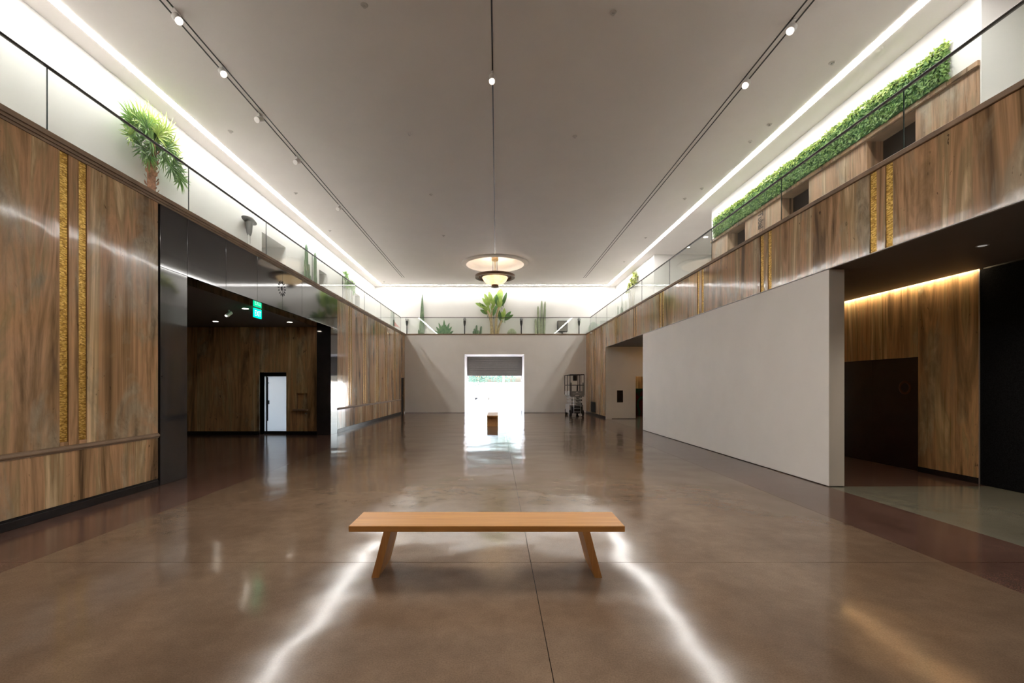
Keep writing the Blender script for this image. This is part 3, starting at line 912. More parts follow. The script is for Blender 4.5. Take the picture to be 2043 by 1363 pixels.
dev = [(460, 262, 'left of the near twin track'), (590, 385, 'left, between twin track and light slot'), (658, 460, 'beside the left light slot, farthest'),
       (817, 267, 'left of the centre line, nearer of two'), (860, 388, 'left of the centre line, farther of two'), (727, 10, 'at the top left of centre'),
       (1147, 272, 'right of the centre line'), (1223, 25, 'at the top right of centre'), (1660, 125, 'right of the brightest right spotlight'),
       (1535, 248, 'beside the right light slot, upper of two'), (1497, 282, 'beside the right light slot, lower of two'),
       (1400, 376, 'right, halfway along the light slot'), (1366, 396, 'right, just inside halfway along the light slot'), (1288, 474, 'far right near the light slot'), (1245, 522, 'at the far right corner of the light slots'), (885, 470, 'left of the chandelier'), (766, 562, 'at the far left corner of the light slots')]
for px, py, w in dev:
    y = 6.54 * 920 / (769.5 - py); x = (px - 991) * y / 920
    t = thing('ceiling_sprinkler', 'small round ceiling sprinkler ' + w, 'sprinkler', (x, y, ZC), 0, 'small ceiling sprinklers')
    m = MB(); m.lathe([(0.0, -0.012), (0.05, -0.012), (0.065, 0.0)], n=18); m.build('rosette', M['device'], t, True)
    m = MB(); m.lathe([(0.0, -0.045), (0.028, -0.045), (0.028, -0.038), (0.01, -0.03), (0.01, -0.01)], n=12); m.build('deflector', M['device'], t, True)
downlight(9.05, 21.8, ZC - 0.002, 'upper gallery bay downlight, dimmer of the two on the right')
downlight(9.2, 20.3, ZC - 0.002, 'upper gallery bay downlight, brighter of the two on the right', r=0.09)

# ================================================================== GLASS BALUSTRADES
def balustrade(label, axis, pos, a, b_, joints):
    t = thing('glass_balustrade', label, 'balustrade', (0, 0, 0))
    cuts = [a] + [j for j in joints if a + 0.3 < j < b_ - 0.3] + [b_]
    h0, h1 = HP, 5.83
    for p, q in zip(cuts[:-1], cuts[1:]):
        m = MB()
        p2, q2, w = p + 0.004, q - 0.004, 0.007
        if axis == 'y':
            V = lambda s, u, z: (pos + s * w, u, z)
        else:
            V = lambda s, u, z: (u, pos + s * w, z)
        vs = [V(-1, p2, h0), V(1, p2, h0), V(1, q2, h0), V(-1, q2, h0), V(-1, p2, h1), V(1, p2, h1), V(1, q2, h1), V(-1, q2, h1)]
        m.add(vs, [(1, 2, 6, 5), (3, 0, 4, 7)], 0)
        m.add(vs, [(0, 3, 2, 1), (4, 5, 6, 7), (0, 1, 5, 4), (2, 3, 7, 6)], 1)
        m.build('glass_pane', [M['glass'], M['glass_edge']], t)
    m = MB()
    if axis == 'y': m.cbox(pos - 0.02, pos + 0.02, a, b_, h1 - 0.012, h1 + 0.022, 0.006)
    else: m.cbox(a, b_, pos - 0.02, pos + 0.02, h1 - 0.012, h1 + 0.022, 0.006)
    m.build('top_rail', M['rail'], t)
    return t
YG = 28.30
balustrade('long glass balustrade with dark top rail on the left parapet', 'y', -5.88, YF, YG, [-2.6, 0.3, 3.2, 6.03, 8.8, 11.76, 14.7, 17.6, 20.5, 23.4, 26.3])
balustrade('long glass balustrade with dark top rail on the right parapet', 'y', 5.73, YF, YG, [-2.2, 0.7, 3.6, 6.49, 9.28, 12.28, 15.28, 18.2, 21.1, 24.0, 26.6])
balustrade('glass balustrade with thin rail across the far end parapet', 'x', YG, -5.86, 5.71, [-3.0, -0.1, 2.8])

# ================================================================== BENCHES
def make_bench(label):
    t = thing('oak_bench', label, 'bench', (-0.086, 3.977, 0), 0)
    L, D, H, T = 2.386 / 2, 0.45, 0.448, 0.0515
    m = MB(); m.cbox(-L, L, 0, D, H - T, H, 0.004); m.build('seat', M['oak'], t)
    for s in (-1, 1):
        m = MB()
        xt, xb, w = 0.86, 0.964, 0.032
        prof = [(s * (xt - w), H - T), (s * (xt + w), H - T), (s * (xb + w), 0.0), (s * (xb - w), 0.0)]
        m.prism([(p[0], 0.004, p[1]) for p in prof], (0, D - 0.008, 0))
        recalc(m.build('leg', M['oak_leg'], t))
    return t
bench = make_bench('long oak bench with splayed slab legs in the foreground')
b2 = copy_tree(bench)
b2['label'] = 'distant oak bench seen end-on before the bright doorway'
b2.location = (-0.17 + 0.225, 18.6 + 1.193, 0)
b2.rotation_euler = (0, 0, R(90))

# ================================================================== CHANDELIER
ch = thing('chandelier', 'round bronze chandelier with glowing alabaster bowl under the ceiling medallion', 'chandelier', (CX, CY, 0))
m = MB(); m.lathe([(0, 8.5), (0.17, 8.5), (0.185, 8.42), (0.17, 8.35), (0.16, 8.33), (0.03, 8.32), (0.03, 8.25), (0, 8.25)], n=28); m.build('canopy', M['brass'], ch, True)
for k in range(4):
    a = math.pi / 4 + k * math.pi / 2
    m = MB(); m.tube([(0.15 * math.cos(a), 0.15 * math.sin(a), 8.34), (0.15 * math.cos(a), 0.15 * math.sin(a), 7.5)], 0.012, 8); m.build('rod', M['dark_metal'], ch, True)
m = MB(); m.tube([(0, 0, 8.3), (0, 0, 7.45)], 0.025, 10); m.build('centre_rod', M['brass'], ch, True)
m = MB(); m.lathe([(1.06, 7.42), (1.065, 7.55), (1.04, 7.56), (0.90, 7.56), (0.88, 7.54), (0.88, 7.44), (0.90, 7.42), (1.06, 7.42)], n=56); m.build('outer_ring', M['bronze'], ch, True)
m = MB(); m.lathe([(0.66, 7.44), (0.67, 7.52), (0.73, 7.53), (0.76, 7.52), (0.76, 7.44), (0.66, 7.44)], n=48); m.build('inner_ring', M['bronze'], ch, True)
for k in range(12):
    a = 2 * math.pi * k / 12
    c_, s_ = math.cos(a), math.sin(a)
    m = MB(); m.tube([(0.74 * c_, 0.74 * s_, 7.48), (0.9 * c_, 0.9 * s_, 7.48)], 0.035, 8); m.build('spoke', M['bronze'], ch, True)
m_b, nt, b = new_mat('alabaster_glow')
vv = coords(nt, (1, 1, 1)); ff = noise(nt, vv, 3.5, 5, 0.6, 0.6)
rr = ramp(nt, [(0.3, (0.95, 0.58, 0.24)), (0.7, (1.0, 0.82, 0.52))]); nt.links.new(ff, rr.inputs[0])
nt.links.new(rr.outputs[0], b.inputs['Emission Color']); b.inputs['Emission Strength'].default_value = BOWL_E * 0.38
nt.links.new(rr.outputs[0], b.inputs['Base Color']); b.inputs['Roughness'].default_value = 0.3
m = MB(); m.lathe([(0.70, 7.50), (0.68, 7.42), (0.60, 7.27), (0.46, 7.14), (0.30, 7.07), (0.2, 7.05)], n=48); m.build('alabaster_bowl', m_b, ch, True)
m = MB(); m.lathe([(0.2, 7.09), (0.215, 7.06), (0.17, 7.03), (0.20, 6.99), (0.20, 6.93), (0.12, 6.91), (0.0, 6.90)], n=32); m.build('finial', M['bronze'], ch, True)
l = bpy.data.lights.new('bowl_lamp', 'POINT'); l.energy = 30; l.color = (1.0, 0.97, 0.92); l.shadow_soft_size = 0.2
o = bpy.data.objects.new('bowl_lamp', l); o.location = (0, 0, 7.62); link(o, ch)

# ================================================================== SCISSOR LIFT
sl = thing('scissor_lift', 'grey and black scissor lift parked by the far right wall', 'lift', (4.32, 24.8, 0))
HW = 0.38; LL = 1.9
m = MB(); m.cbox(-0.30, 0.30, 0.05, LL - 0.05, 0.16, 0.52, 0.02); m.build('chassis', M['dark_metal'], sl)
m = MB(); m.cbox(-HW, -0.31, 0.25, LL - 0.25, 0.14, 0.62, 0.02); m.build('side_cabinet', M['steel'], sl)
m = MB(); m.cbox(0.31, HW, 0.25, LL - 0.25, 0.14, 0.62, 0.02); m.build('side_cabinet', M['grey_metal'], sl)
for sx in (-1, 1):
    for y in (0.2, LL - 0.2):
        m = MB(); m.tube([(sx * 0.26, y, 0.165), (sx * 0.385, y, 0.165)], 0.165, 20); w = m.build('wheel', M['tyre'], sl, True)
        m = MB(); m.tube([(sx * 0.385, y, 0.165), (sx * 0.392, y, 0.165)], 0.08, 16); m.build('hub', M['grey_metal'], w, True)
for k in range(5):
    z = 0.60 + k * 0.095
    for sx in (-1, 1):
        m = MB()
        y0, y1 = (0.15, LL - 0.15)
        m.tube([(sx * 0.27, y0, z if k % 2 else z + 0.06), (sx * 0.27, y1, z + 0.06 if k % 2 else z)], 0.028, 6)
        m.build('scissor_arm', M['steel' if sx < 0 else 'dark_metal'], sl)
    m = MB(); m.tube([(-0.3, 0.16 if k % 2 else LL - 0.16, z + 0.03), (0.3, 0.16 if k % 2 else LL - 0.16, z + 0.03)], 0.022, 8); m.build('cross_pin', M['steel'], sl)
m = MB(); m.cbox(-HW, HW, 0, LL, 1.06, 1.14, 0.01); m.build('deck', M['grey_metal'], sl)
m = MB(); m.cbox(-HW, -HW + 0.02, 0, LL, 1.14, 1.36, 0.004); m.build('toe_board', M['steel'], sl)
m = MB(); m.cbox(HW - 0.02, HW, 0, LL, 1.14, 1.36, 0.004); m.build('toe_board', M['grey_metal'], sl)
m = MB(); m.cbox(-HW, HW, -0.02, 0.0, 1.06, 1.36, 0.004); fp = m.build('front_panel', M['grey_metal'], sl)
for (z0, z1, w) in ((1.28, 1.325, 0.06), (1.10, 1.15, 0.1), (1.21, 1.222, 0.24)):
    bx('decal', -w, w, -0.024, -0.02, z0, z1, M['fixture'], fp)
for sx in (-1, 1):
    m = MB(); m.cbox(sx * HW - sx * 0.10, sx * HW, -0.015, 0.005, 1.36, 1.82, 0.004); m.build('gate_panel', M['grey_metal'], sl)
for (x, y) in ((-HW, 0), (HW, 0), (-HW, LL), (HW, LL), (-HW, LL / 2), (HW, LL / 2), (0.14, 0)):
    m = MB(); m.tube([(x, y, 1.14), (x, y, 2.25)], 0.019, 8); m.build('guard_post', M['dark_metal'], sl, True)
for z in (1.68, 2.25):
    for (p, q) in (((-HW, 0), (HW, 0)), ((-HW, LL), (HW, LL)), ((-HW, 0), (-HW, LL)), ((HW, 0), (HW, LL))):
        m = MB(); m.tube([(p[0], p[1], z), (q[0], q[1], z)], 0.021, 8); m.build('guard_rail', M['dark_metal'], sl, True)
m = MB(); m.cbox(-0.2, 0.02, 0.06, 0.2, 1.92, 2.2, 0.02); m.build('control_box', M['dark_metal'], sl)
m = MB(); m.tube([(0.0, 0.05, 1.14), (0.02, 0.05, 1.68)], 0.03, 8); m.build('gate_strut', M['dark_metal'], sl)
for sx in (-1, 1):
    m = MB(); m.tube([(sx * 0.18, -0.05, 0.1), (sx * 0.18, -0.05, 1.06)], 0.014, 8); m.build('ladder_rail', M['steel'], sl, True)
for k in range(5):
    m = MB(); m.tube([(-0.18, -0.05, 0.25 + k * 0.19), (0.18, -0.05, 0.25 + k * 0.19)], 0.012, 8); m.build('ladder_rung', M['steel'], sl, True)
m = MB(); m.prism([(0.05, -0.09, 0.06), (0.25, -0.12, 0.02), (0.25, -0.03, 0.12), (0.05, -0.03, 0.12)], (0, 0.0, 0.03)); m.build('step_plate', M['steel'], sl)

# ================================================================== GALLERY PLANTS AND POSTS
def wallmap(side):
    """(u along the wall, w off the wall, z) -> world"""
    if side == 'back': return lambda u, w, z: Vector((u, UYB - w, z))
    if side == 'left': return lambda u, w, z: Vector((UXL + w, u, z))
    return lambda u, w, z: Vector((UXR - w, u, z))

def leaf(m, base, tip, width, nrm, fold=0.25, bend=0.0, seg=7, sharp=0.8, mi=0):
    base, tip, nrm = Vector(base), Vector(tip), Vector(nrm).normalized()
    ax = tip - base
    L = ax.length
    side = ax.normalized().cross(nrm).normalized()
    v, f = [], []
    for i in range(seg + 1):
        t = i / seg
        w = width * 0.5 * (math.sin(math.pi * min(1.0, t ** sharp)) ** 0.7 if 0 < t < 1 else 0.04)
        c = base + ax * t + nrm * (math.sin(math.pi * t) * bend * L)
        v += [c + side * w + nrm * (w * fold), c, c - side * w + nrm * (w * fold)]
    for i in range(seg):
        a = 3 * i
        f += [(a, a + 1, a + 4, a + 3), (a + 1, a + 2, a + 5, a + 4)]
    m.add(v, f, mi)

def ribbed(m, base, h, r, ribs=9, taper=0.9, lean=(0, 0), n_h=8):
    base = Vector(base)
    k = ribs * 2
    v, f = [], []
    prof = [(0, 0.85), (0.1, 1.0)] + [(0.1 + 0.75 * i / n_h, 1.0 - (1 - taper) * i / n_h) for i in range(1, n_h + 1)] + [(0.93, taper * 0.85), (0.98, taper * 0.5), (1.0, 0.02)]
    for (t, s) in prof:
        for i in range(k):
            a = 2 * math.pi * i / k
            rr = r * s * (1.0 if i % 2 == 0 else 0.82)
            v.append(base + Vector((rr * math.cos(a) + lean[0] * t, rr * math.sin(a) + lean[1] * t, h * t)))
    for i in range(len(prof) - 1):
        for j in range(k):
            f.append((i * k + j, i * k + (j + 1) % k, (i + 1) * k + (j + 1) % k, (i + 1) * k + j))
    m.add(v, f)

def globe(m, h, r, dx=0.0, ribs=14):
    k = ribs * 2; v, f = [], []; nn = 14
    for i in range(nn + 1):
        a = math.pi * (i / nn) * 0.86 + 0.14 * math.pi
        for j in range(k):
            b = 2 * math.pi * j / k
            rr = r * math.sin(a) * (1.0 if j % 2 == 0 else 0.9)
            v.append((dx + rr * math.cos(b), rr * math.sin(b), h * (math.cos(0.14 * math.pi) - math.cos(a)) / (math.cos(0.14 * math.pi) + 1)))
    for i in range(nn):
        for j in range(k):
            f.append((i * k + j, i * k + (j + 1) % k, (i + 1) * k + (j + 1) % k, (i + 1) * k + j))
    m.add(v, f)

# --- fan palm, left gallery wall
W = wallmap('left')
rnd = random.Random(3)
palm = thing('fan_palm', 'green fan palm with reddish trunk against the left gallery wall', 'palm', W(10.52, 0.18, ZG))
O = Vector(palm.location)
NR = Vector((1, 0, 0))
m = MB()
tp = [(0, 0, 0), (0.0, 0.01, 0.7), (0.0, -0.01, 1.4), (0, 0.0, 2.1), (0, 0, 2.45)]
m.tube(tp, [0.09, 0.085, 0.08, 0.09, 0.07], 14)
for k in range(64):
    z = 0.05 + k * 0.034; a = k * 2.4
    p = Vector((0.082 * math.cos(a), 0.082 * math.sin(a), z))
    leaf(m, p, p + Vector((0.06 * math.cos(a), 0.06 * math.sin(a), 0.12)), 0.09, Vector((-math.sin(a), math.cos(a), 0.01)).cross(Vector((0, 0, 1))), 0.3, 0, 3)
m.build('trunk', M['bark'], palm, True)
PC = Vector((0.0, 0.0, 2.42))
def fan(center, theta, Rr, nb, spread, mat, wofs, droop=0.0):
    m = MB()
    c = Vector((wofs, center[0], center[1]))
    m.tube([PC + Vector((wofs * 0.5, 0, 0)), PC + c * 0.5 + Vector((wofs * 0.3, 0, 0.04)), PC + c], [0.014, 0.011, 0.009], 5)
    for i in range(nb):
        a = theta + spread * (i / (nb - 1) - 0.5)
        rr = Rr * (0.78 + 0.22 * math.cos(a - theta)) * rnd.uniform(0.92, 1.05)
        tip = PC + c + Vector((rnd.uniform(-0.04, 0.10), math.cos(a) * rr, math.sin(a) * rr - droop * rr))
        leaf(m, PC + c, tip, Rr * 0.105, NR, 0.5, 0.03, 4, 0.6)
    m.build('frond', M[mat], palm)
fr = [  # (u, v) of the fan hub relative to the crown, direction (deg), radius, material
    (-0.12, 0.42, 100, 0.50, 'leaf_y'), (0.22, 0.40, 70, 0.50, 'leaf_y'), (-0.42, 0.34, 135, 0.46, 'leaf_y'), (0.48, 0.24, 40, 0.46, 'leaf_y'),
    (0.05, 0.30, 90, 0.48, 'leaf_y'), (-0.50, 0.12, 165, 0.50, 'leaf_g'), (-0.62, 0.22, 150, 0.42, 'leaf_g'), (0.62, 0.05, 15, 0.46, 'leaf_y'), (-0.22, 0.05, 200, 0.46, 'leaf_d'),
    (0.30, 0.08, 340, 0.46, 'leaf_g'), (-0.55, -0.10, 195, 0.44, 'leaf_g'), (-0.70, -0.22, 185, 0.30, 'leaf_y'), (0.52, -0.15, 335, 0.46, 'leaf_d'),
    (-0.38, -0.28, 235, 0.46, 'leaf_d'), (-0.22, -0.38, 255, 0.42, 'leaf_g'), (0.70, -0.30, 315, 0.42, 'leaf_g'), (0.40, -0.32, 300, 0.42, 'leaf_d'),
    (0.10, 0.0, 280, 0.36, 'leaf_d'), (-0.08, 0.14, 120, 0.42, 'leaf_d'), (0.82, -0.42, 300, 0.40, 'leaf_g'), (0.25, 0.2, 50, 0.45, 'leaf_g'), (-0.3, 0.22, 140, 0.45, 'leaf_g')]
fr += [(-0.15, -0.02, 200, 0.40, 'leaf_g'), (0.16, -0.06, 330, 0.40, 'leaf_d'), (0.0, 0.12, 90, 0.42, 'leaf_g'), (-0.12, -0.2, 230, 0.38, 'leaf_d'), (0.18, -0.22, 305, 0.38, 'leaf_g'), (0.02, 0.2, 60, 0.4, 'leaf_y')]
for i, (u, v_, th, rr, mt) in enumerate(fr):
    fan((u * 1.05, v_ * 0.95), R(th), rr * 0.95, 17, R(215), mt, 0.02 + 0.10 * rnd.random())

# --- hedge on the right gallery block
hb = thing('leafy_hedge', 'long clipped green hedge panel above the travertine ledge on the right gallery', 'hedge', (X2 - 0.03, 12.45, 7.052))
h0, h1, hd, hh = -4.32, 4.32, 0.09, 0.66
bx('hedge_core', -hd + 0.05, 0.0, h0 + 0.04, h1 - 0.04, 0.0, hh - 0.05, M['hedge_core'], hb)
rh = random.Random(11)
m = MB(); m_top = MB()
for k in range(9500):
    y = rh.uniform(h0, h1); q = rh.random()
    top = hh + 0.02 * math.sin(y * 2.1) + 0.015 * math.sin(y * 7.3)
    if q < 0.76: p = Vector((-hd + rh.uniform(0, 0.06), y, rh.uniform(0.0, top))); nb = Vector((-1, 0, 0.3))
    elif q < 0.96: p = Vector((-rh.uniform(0, hd), y, top - rh.uniform(0, 0.05))); nb = Vector((-0.3, 0, 1))
    else: p = Vector((-rh.uniform(0, hd), h0 if rh.random() < 0.6 else h1, rh.uniform(0, top))); nb = Vector((-0.5, -1 if p.y < 0 else 1, 0.2))
    n_ = (nb + Vector((rh.gauss(0, .5), rh.gauss(0, .5), rh.gauss(0, .5)))).normalized()
    t1 = n_.cross(Vector((rh.gauss(0, 1), rh.gauss(0, 1), rh.gauss(0, 1)))).normalized()
    L = rh.uniform(0.05, 0.085); t2 = n_.cross(t1) * L * 0.27
    a_ = p; b_ = p + t1 * L
    if b_.x > -0.005: b_.x = -0.005
    mid = (a_ + b_) / 2 + n_ * 0.006
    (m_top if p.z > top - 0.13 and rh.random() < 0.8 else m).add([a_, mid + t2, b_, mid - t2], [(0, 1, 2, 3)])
o = m.build('foliage', M['hedge'], hb)
o['kind'] = 'stuff'
o = m_top.build('lit_top_leaves', M['leaf_y'], hb)  # yellower leaf colour paints in the light falling on the hedge top
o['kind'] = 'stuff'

# --- back wall plants: pixel measures turned to metres on the wall
W = wallmap('back')
KX = UYB / 920.0
def bp(px, py, w=0.1):
    return Vector(((px - 991) * KX * (UYB - w) / UYB, UYB - w, 1.66 + (769.5 - py) * KX * (UYB - w) / UYB))
NB = Vector((0, -1, 0))
def zz(zx, zy, w=0.15):
    return bp(900 + zx / 7.17, 490 + zy / 7.17, w)

ban = thing('banana_plant', 'big bright green banana plant behind the far balustrade', 'plant', (0.0, UYB - 0.2, ZG))
BO = Vector(ban.location)
def ban_stem(pts, r):
    m = MB(); P = [zz(*p, 0.2) - BO for p in pts]
    P = [Vector((P[0].x, P[0].y, 0.0))] + P
    m.tube(P, [r * 1.15] + [r * (1 - 0.45 * i / len(pts)) for i in range(len(pts))], 10)
    m.build('stem', M['stem'], ban, True)
ban_stem([(590, 1245), (570, 1080), (550, 1000), (520, 930)], 0.10)
ban_stem([(640, 1245), (648, 1050), (665, 950), (690, 880)], 0.09)
ban_stem([(668, 1245), (690, 1150), (725, 1070)], 0.08)
ban_stem([(575, 1100), (580, 1000), (600, 900)], 0.06)
bl = [((525, 905), (345, 822), .30, 0), ((515, 985), (415, 918), .26, 1), ((545, 890), (443, 748), .28, 0), ((560, 860), (475, 685), .30, 0), ((585, 840), (540, 655), .32, 0),
      ((590, 880), (655, 690), .32, 0), ((690, 800), (715, 618), .52, 0), ((680, 910), (715, 715), .42, 0), ((725, 875), (797, 668), .26, 1), ((600, 1010), (655, 850), .28, 1),
      ((535, 990), (455, 850), .28, 0), ((575, 930), (625, 780), .26, 0), ((560, 1000), (515, 850), .24, 0), ((655, 860), (650, 700), .30, 1), ((745, 840), (775, 700), .22, 1), ((500, 930), (400, 815), .22, 1),
      ((705, 1080), (685, 920), .26, 1), ((745, 1060), (762, 895), .28, 0), ((765, 1050), (860, 942), .26, 1), ((765, 1072), (892, 988), .26, 1), ((730, 1060), (725, 940), .24, 0)]
for i, (a, b_, w, k) in enumerate(bl):
    m = MB()
    off = 0.12 + 0.025 * (i % 5)
    A, B = zz(*a, off) - BO, zz(*b_, off + 0.06) - BO
    leaf(m, A, B, w * 0.85, NB + Vector((0.25 * ((i % 3) - 1), 0, 0.15)), 0.28, 0.04, 9, 0.9)
    m.tube([A, B], [0.016, 0.005], 5)
    m.tube([A, A + Vector((0.02, 0, -0.18))], [0.014, 0.018], 5)
    m.build('leaf', M['leaf_b' if k == 0 else 'leaf_b2'], ban, True, 60)

bl_ = thing('tall_blade_plant', 'single tall pointed green blade plant left of the far balustrade', 'plant', (bp(842, 666).x, UYB - 0.15, ZG))
m = MB()
prof = [(0.0, 0.17), (0.5, 0.17), (0.9, 0.165), (1.2, 0.15), (1.6, 0.125), (2.1, 0.09), (2.6, 0.05), (2.98, 0.004)]
v, f = [], []
for z, r_ in prof:
    for (dx, dy) in ((-1, -0.18), (-0.4, 0.32), (0.4, 0.32), (1, -0.18), (0, 0.02)):
        v.append((dx * r_ + 0.03 * z / 3, dy * r_, z))
for i in range(len(prof) - 1):
    for j in range(5):
        f.append((5 * i + j, 5 * i + (j + 1) % 5, 5 * i + 5 + (j + 1) % 5, 5 * i + 5 + j))
m.add(v, f); recalc(m.build('blade', M['sansev'], bl_, True, 50))
m = MB(); leaf(m, (-0.1, -0.05, 0), (-0.22, -0.08, 0.62), 0.14, NB, 0.4, 0.05); m.build('side_blade', M['sansev'], bl_)

ag = thing('agave', 'spiky green agave rosette behind the far balustrade', 'plant', (bp(887, 666).x, UYB - 0.3, ZG))
for i, (a, L, w) in enumerate([(90, 1.12, .2), (68, 0.98, .2), (112, 0.98, .2), (50, 0.85, .22), (130, 0.85, .22), (30, 0.75, .2), (150, 0.8, .2), (12, 0.72, .16), (168, 0.74, .16), (80, 0.8, .22), (100, 0.78, .22), (60, 0.62, .22), (120, 0.62, .22)]):
    m = MB(); y = -0.03 * (i % 4)
    leaf(m, (0.1 * math.cos(R(a)), y, 0.12), (L * math.cos(R(a)) * 0.95, y - 0.1, 0.1 + L * math.sin(R(a))), w, NB + Vector((0, 0, 0.3)), 0.5, -0.06, 7, 0.75)
    m.build('leaf', M['agave'], ag, True, 60)

def cactus_cols(name, label, cols, mat, base_x, side='back', w=0.15, ribs=8):
    t = thing(name, label, 'cactus', (0, 0, 0))
    wm = wallmap(side)
    t.location = wm(base_x, w, ZG)
    for (du, top, r_, lean) in cols:
        m = MB()
        if side == 'back': base = (du, 0, 0); ln = (lean, 0)
        else: base = (0, du, 0); ln = (0, lean)
        ribbed(m, base, top - ZG, r_, ribs, 0.88, ln)
        m.build('column', M[mat], t, True, 25)
    return t
cactus_cols('columnar_cactus', 'tall cluster of green columnar cacti right of the banana plant', [(-0.30, 6.08, 0.085, -0.05), (-0.14, 6.90, 0.08, -0.05), (0.04, 7.26, 0.085, 0.02), (0.2, 7.22, 0.08, 0.08), (-0.02, 5.9, 0.09, 0), (-0.12, 6.1, 0.09, 0)], 'cactus_pale', bp(1079, 666).x)
cactus_cols('small_cactus', 'low clump of dark stubby cacti left of the banana plant', [(-0.20, 5.42, 0.07, -0.04), (-0.1, 5.64, 0.065, 0), (0.16, 5.58, 0.06, 0.05), (0.02, 5.3, 0.08, 0), (-0.28, 5.25, 0.06, -0.04)], 'cactus', bp(954, 666).x)
bc = thing('barrel_cactus', 'round pale barrel cactus right of the banana plant', 'cactus', (bp(1021, 666).x, UYB - 0.32, ZG))
m = MB(); globe(m, 0.64, 0.3); m.build('body', M['cactus_pale'], bc, True, 25)
gb = thing('grey_cactus_clump', 'pale grey-green rounded cactus clump at the far right corner of the gallery', 'cactus', (bp(1186, 666).x, UYB - 0.35, ZG))
for (dx, h_, r_) in ((-0.12, 1.08, 0.32), (0.2, 0.95, 0.27)):
    m = MB(); globe(m, h_, r_, dx); m.build('body', M['cactus_grey'], gb, True, 25)

for i, (px, lab) in enumerate(((812, 'leftmost of the four dark torch posts behind the far balustrade'), (927, 'second from left of the four dark torch posts on the far gallery'), (1040, 'third from left of the four dark torch posts on the far gallery'), (1155, 'rightmost of the four dark torch posts behind the far balustrade'))):
    x = bp(px, 666).x
    t = thing('torch_post', lab, 'lamp post', (x, UYB - 0.14, ZG), 0, 'torch posts on the far gallery')
    m = MB(); m.lathe([(0.0, 0), (0.09, 0), (0.09, 0.02), (0.04, 0.04), (0.033, 0.85)], n=14); m.build('post', M['dark_metal'], t, True)
    m = MB(); m.lathe([(0.033, 0.84), (0.05, 0.86), (0.075, 1.0), (0.085, 1.1), (0.08, 1.17), (0.06, 1.18)], n=16); m.build('torch_body', M['dark_metal'], t, True)
    m = MB(); m.lathe([(0.06, 1.17), (0.10, 1.22), (0.105, 1.29), (0.07, 1.34), (0.06, 1.38), (0.0, 1.39)], n=16); m.build('cap', M['grey_metal'], t, True)

bs = thing('black_speaker', 'black box loudspeaker on a short foot right of the columnar cacti', 'speaker', (bp(1121, 666).x, UYB - 0.22, ZG))
m = MB(); m.cbox(-0.32, 0.34, -0.12, 0.15, 0.42, 1.16, 0.03); m.build('cabinet', M['dark_metal'], bs)
m = MB(); m.cbox(-0.27, 0.29, -0.135, -0.12, 0.47, 1.11, 0.01); m.build('grille', M['shutter'], bs)
m = MB(); m.lathe([(0.15, 0), (0.15, 0.02), (0.03, 0.04), (0.03, 0.42)], n=16); m.build('foot', M['dark_metal'], bs, True)

fg = thing('faded_flag_sign', 'black edged sign with a faded red triangular pennant at the far left corner', 'sign', (bp(785, 666).x, UYB - 0.06, ZG))
bx('board', -0.035, 0.05, -0.02, 0.02, 0.86, 1.24, M['dark_metal'], fg, 0.004)
m = MB(); m.prism([(0.06, 0, 1.14), (0.42, 0, 0.72), (0.06, 0, 0.84)], (0, 0.012, 0)); recalc(m.build('pennant', M['pink'], fg))
m = MB(); m.tube([(0.0, 0, 0), (0.0, 0, 0.88)], 0.012, 8); m.build('pole', M['fixture'], fg, True)

# --- left gallery wall: heater, cacti, yuccas
W = wallmap('left')
ht = thing('patio_heater', 'grey mushroom patio heater against the left gallery wall', 'heater', W(14.78, 0.12, ZG))
m = MB(); m.tube([(0, -0.035, 0), (0, -0.035, 1.75)], 0.022, 10); m.tube([(0, 0.035, 0), (0, 0.035, 1.75)], 0.022, 10); m.build('pole', M['fixture'], ht, True)
m = MB(); m.tube([(0, 0, 1.72), (0, 0, 1.82), (0, 0, 2.1), (0, 0, 2.16)], [0.05, 0.085, 0.11, 0.12], 16); m.build('burner', M['grey_metal'], ht, True)
m = MB()
v = [(0.1 * math.sin(2 * math.pi * k / 32), 0.43 * math.cos(2 * math.pi * k / 32), 2.20 + 0.06 * math.sin(2 * math.pi * k / 32)) for k in range(32)]
v2 = [(p[0] + 0.0, p[1] * 0.6, 2.26 + (p[2] - 2.20) * 0.5) for p in v]
m.add(v + v2, [(k, (k + 1) % 32, 32 + (k + 1) % 32, 32 + k) for k in range(32)] + [tuple(range(32))[::-1], tuple(range(32, 64))]); m.build('reflector_hood', M['grey_metal'], ht, True, 40)
cactus_cols('slim_cactus', 'slim branching dark cactus on the left gallery, nearer of two', [(0.0, 7.56, 0.085, -0.1), (0.28, 6.35, 0.07, 0.02), (-0.18, 6.9, 0.05, -0.06), (0.12, 6.8, 0.06, 0.06)], 'cactus', 19.3, 'left', 0.12)
cactus_cols('slim_cactus', 'slim single dark cactus on the left gallery, farther of two', [(0.0, 7.48, 0.08, 0.02), (0.1, 6.5, 0.05, 0.04)], 'cactus', 20.12, 'left', 0.12)
cactus_cols('low_cactus', 'tiny dark cactus tip just above the left parapet beside the heater', [(0.0, 5.95, 0.06, 0.0)], 'cactus', 13.15, 'left', 0.12)

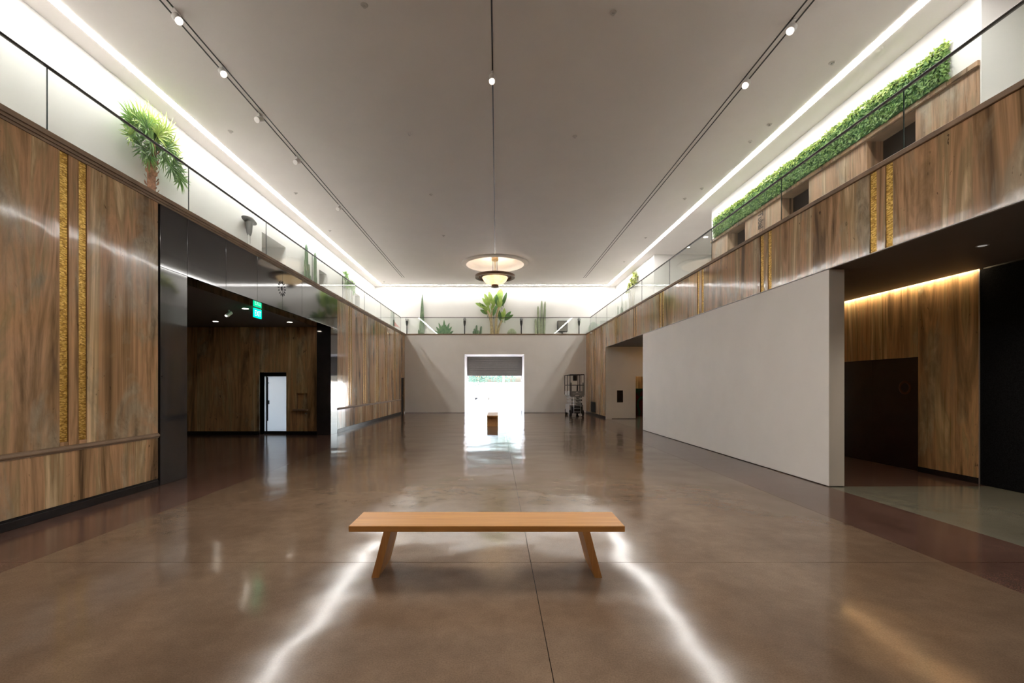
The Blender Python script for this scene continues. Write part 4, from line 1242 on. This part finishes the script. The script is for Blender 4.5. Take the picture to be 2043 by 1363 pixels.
def yucca(name, label, side, base_u, heads, mat, stem_mat, w=0.15, blade=0.42, nb=26, wid=0.05):
    wm = wallmap(side)
    t = thing(name, label, 'tree', wm(base_u, w, ZG))
    NRM = Vector((1, 0, 0)) if side == 'left' else Vector((-1, 0, 0))
    rd = random.Random(int(base_u * 10))
    for (du, z, foot) in heads:
        m = MB()
        P = [Vector((0, foot, 0)), Vector((0, foot + (du - foot) * 0.35, (z - ZG) * 0.5)), Vector((0, du, z - ZG))]
        m.tube(P, [0.022, 0.018, 0.014], 7); m.build('stem', M[stem_mat], t, True)
        m = MB()
        for k in range(nb):
            a = rd.uniform(0, 2 * math.pi); L = blade * rd.uniform(0.6, 1.05)
            tip = P[2] + Vector((rd.uniform(-0.1, 0.1), math.cos(a) * L, math.sin(a) * L * (0.9 if math.sin(a) > 0 else 0.6)))
            leaf(m, P[2], tip, wid, NRM, 0.4, 0.05, 4, 0.7)
        m.build('leaf_head', M[mat], t)
    return t
yucca('yucca_tree', 'small two-headed yucca tree on the left gallery near the far corner', 'left', 24.6, [(-0.5, 7.40, -0.3), (-0.3, 6.95, -0.2), (0.6, 7.15, 0.25), (0.75, 6.85, 0.35), (0.1, 7.05, 0.0)], 'leaf_g', 'twig', 0.15, 0.5, 40, 0.085)
yucca('pale_yucca', 'pale yellow-green slender tree on the right gallery near the far corner', 'right', 26.3, [(-0.65, 7.72, -0.1), (-0.35, 7.86, -0.05), (0.1, 7.7, 0.05), (0.55, 7.45, 0.15), (0.8, 7.2, 0.2), (-0.1, 7.4, 0.0), (-0.55, 7.4, -0.1)], 'lime', 'twig', 0.12, 0.30, 40, 0.10)
cactus_cols('pale_cactus', 'pale grey cactus pair at the far right corner of the gallery', [(0.0, 6.75, 0.06, 0.1), (-0.35, 6.3, 0.05, -0.1), (-0.62, 6.55, 0.1, -0.1)], 'cactus_grey', 29.3, 'right', 0.12)

# ================================================================== OUTSIDE
struct(bx('ground_outside', -60, 60, 30.7, 140, -0.4, -0.03, M['ground']), 'sunlit pale pavement outside the loading doorway', 'ground')
wo = thing('garden_wall', 'low pale wall at the far side of the sunlit yard', 'wall', (0, 92, 0))
bx('wall_body', -40, 40, 0, 0.5, -0.03, 2.2, M['ground'], wo); bx('coping', -40, 40, -0.05, 0.55, 2.2, 2.32, M['ground'], wo)
def tree_out(label, x, y, h, r):
    t = thing('street_tree', label, 'tree', (x, y, -0.03))
    rd = random.Random(int(x * 7 + y))
    m = MB(); m.tube([(0, 0, 0), (0.1, 0, h * 0.3), (0, 0.1, h * 0.6)], [0.22, 0.17, 0.1], 10)
    for k in range(5):
        a = k * 1.26
        m.tube([(0.05, 0, h * 0.35), (r * 0.5 * math.cos(a), r * 0.5 * math.sin(a), h * 0.62)], [0.08, 0.03], 7)
    m.build('trunk', M['bark'], t, True)
    m = MB()
    for k in range(2600):
        d = Vector((rd.gauss(0, 1), rd.gauss(0, 1), rd.gauss(0, 1))).normalized() * (rd.random() ** 0.4)
        p = Vector((d.x * r, d.y * r, h * 0.58 + d.z * h * 0.40))
        n_ = Vector((rd.gauss(0, 1), rd.gauss(0, 1), rd.gauss(0, 1))).normalized()
        leaf(m, p, p + n_ * 0.32, 0.15, n_.orthogonal(), 0.2, 0.05, 2)
    o = m.build('foliage', M['tree'], t); o['kind'] = 'stuff'
tree_out('leafy green tree outside, seen under the raised shutter', 1.0, 74, 9.0, 2.9)
tree_out('smaller leafy tree outside, left of the bigger one', -3.4, 84, 7.5, 2.3)
car = thing('parked_car', 'white car parked in the sunlit yard outside the doorway', 'car', (-1.75, 55, -0.03))
m = MB()
side = [(0, 0.35), (0.05, 0.75), (0.9, 0.95), (1.5, 1.42), (3.0, 1.46), (3.7, 1.0), (4.3, 0.92), (4.35, 0.4), (4.2, 0.28), (0.1, 0.28)]
m.prism([(-0.86, p[0], p[1]) for p in side], (1.72, 0, 0)); recalc(m.build('body', M['carpaint'], car))
m = MB(); m.prism([(-0.72, 0.93, 0.985), (0.72, 0.93, 0.985), (0.66, 1.46, 1.40), (-0.66, 1.46, 1.40)], (0, -0.02, 0.012)); recalc(m.build('windscreen', M['car_glass'], car))
bx('grille', -0.6, 0.6, -0.02, 0.04, 0.38, 0.52, M['car_glass'], car)
for s in (-1, 1):
    bx('headlamp', s * 0.55 - 0.18, s * 0.55 + 0.18, 0.0, 0.05, 0.58, 0.7, M['steel'], car)
    for y in (0.8, 3.5):
        m = MB(); m.tube([(s * 0.7, y, 0.31), (s * 0.88, y, 0.31)], 0.31, 18); m.build('wheel', M['tyre'], car, True)
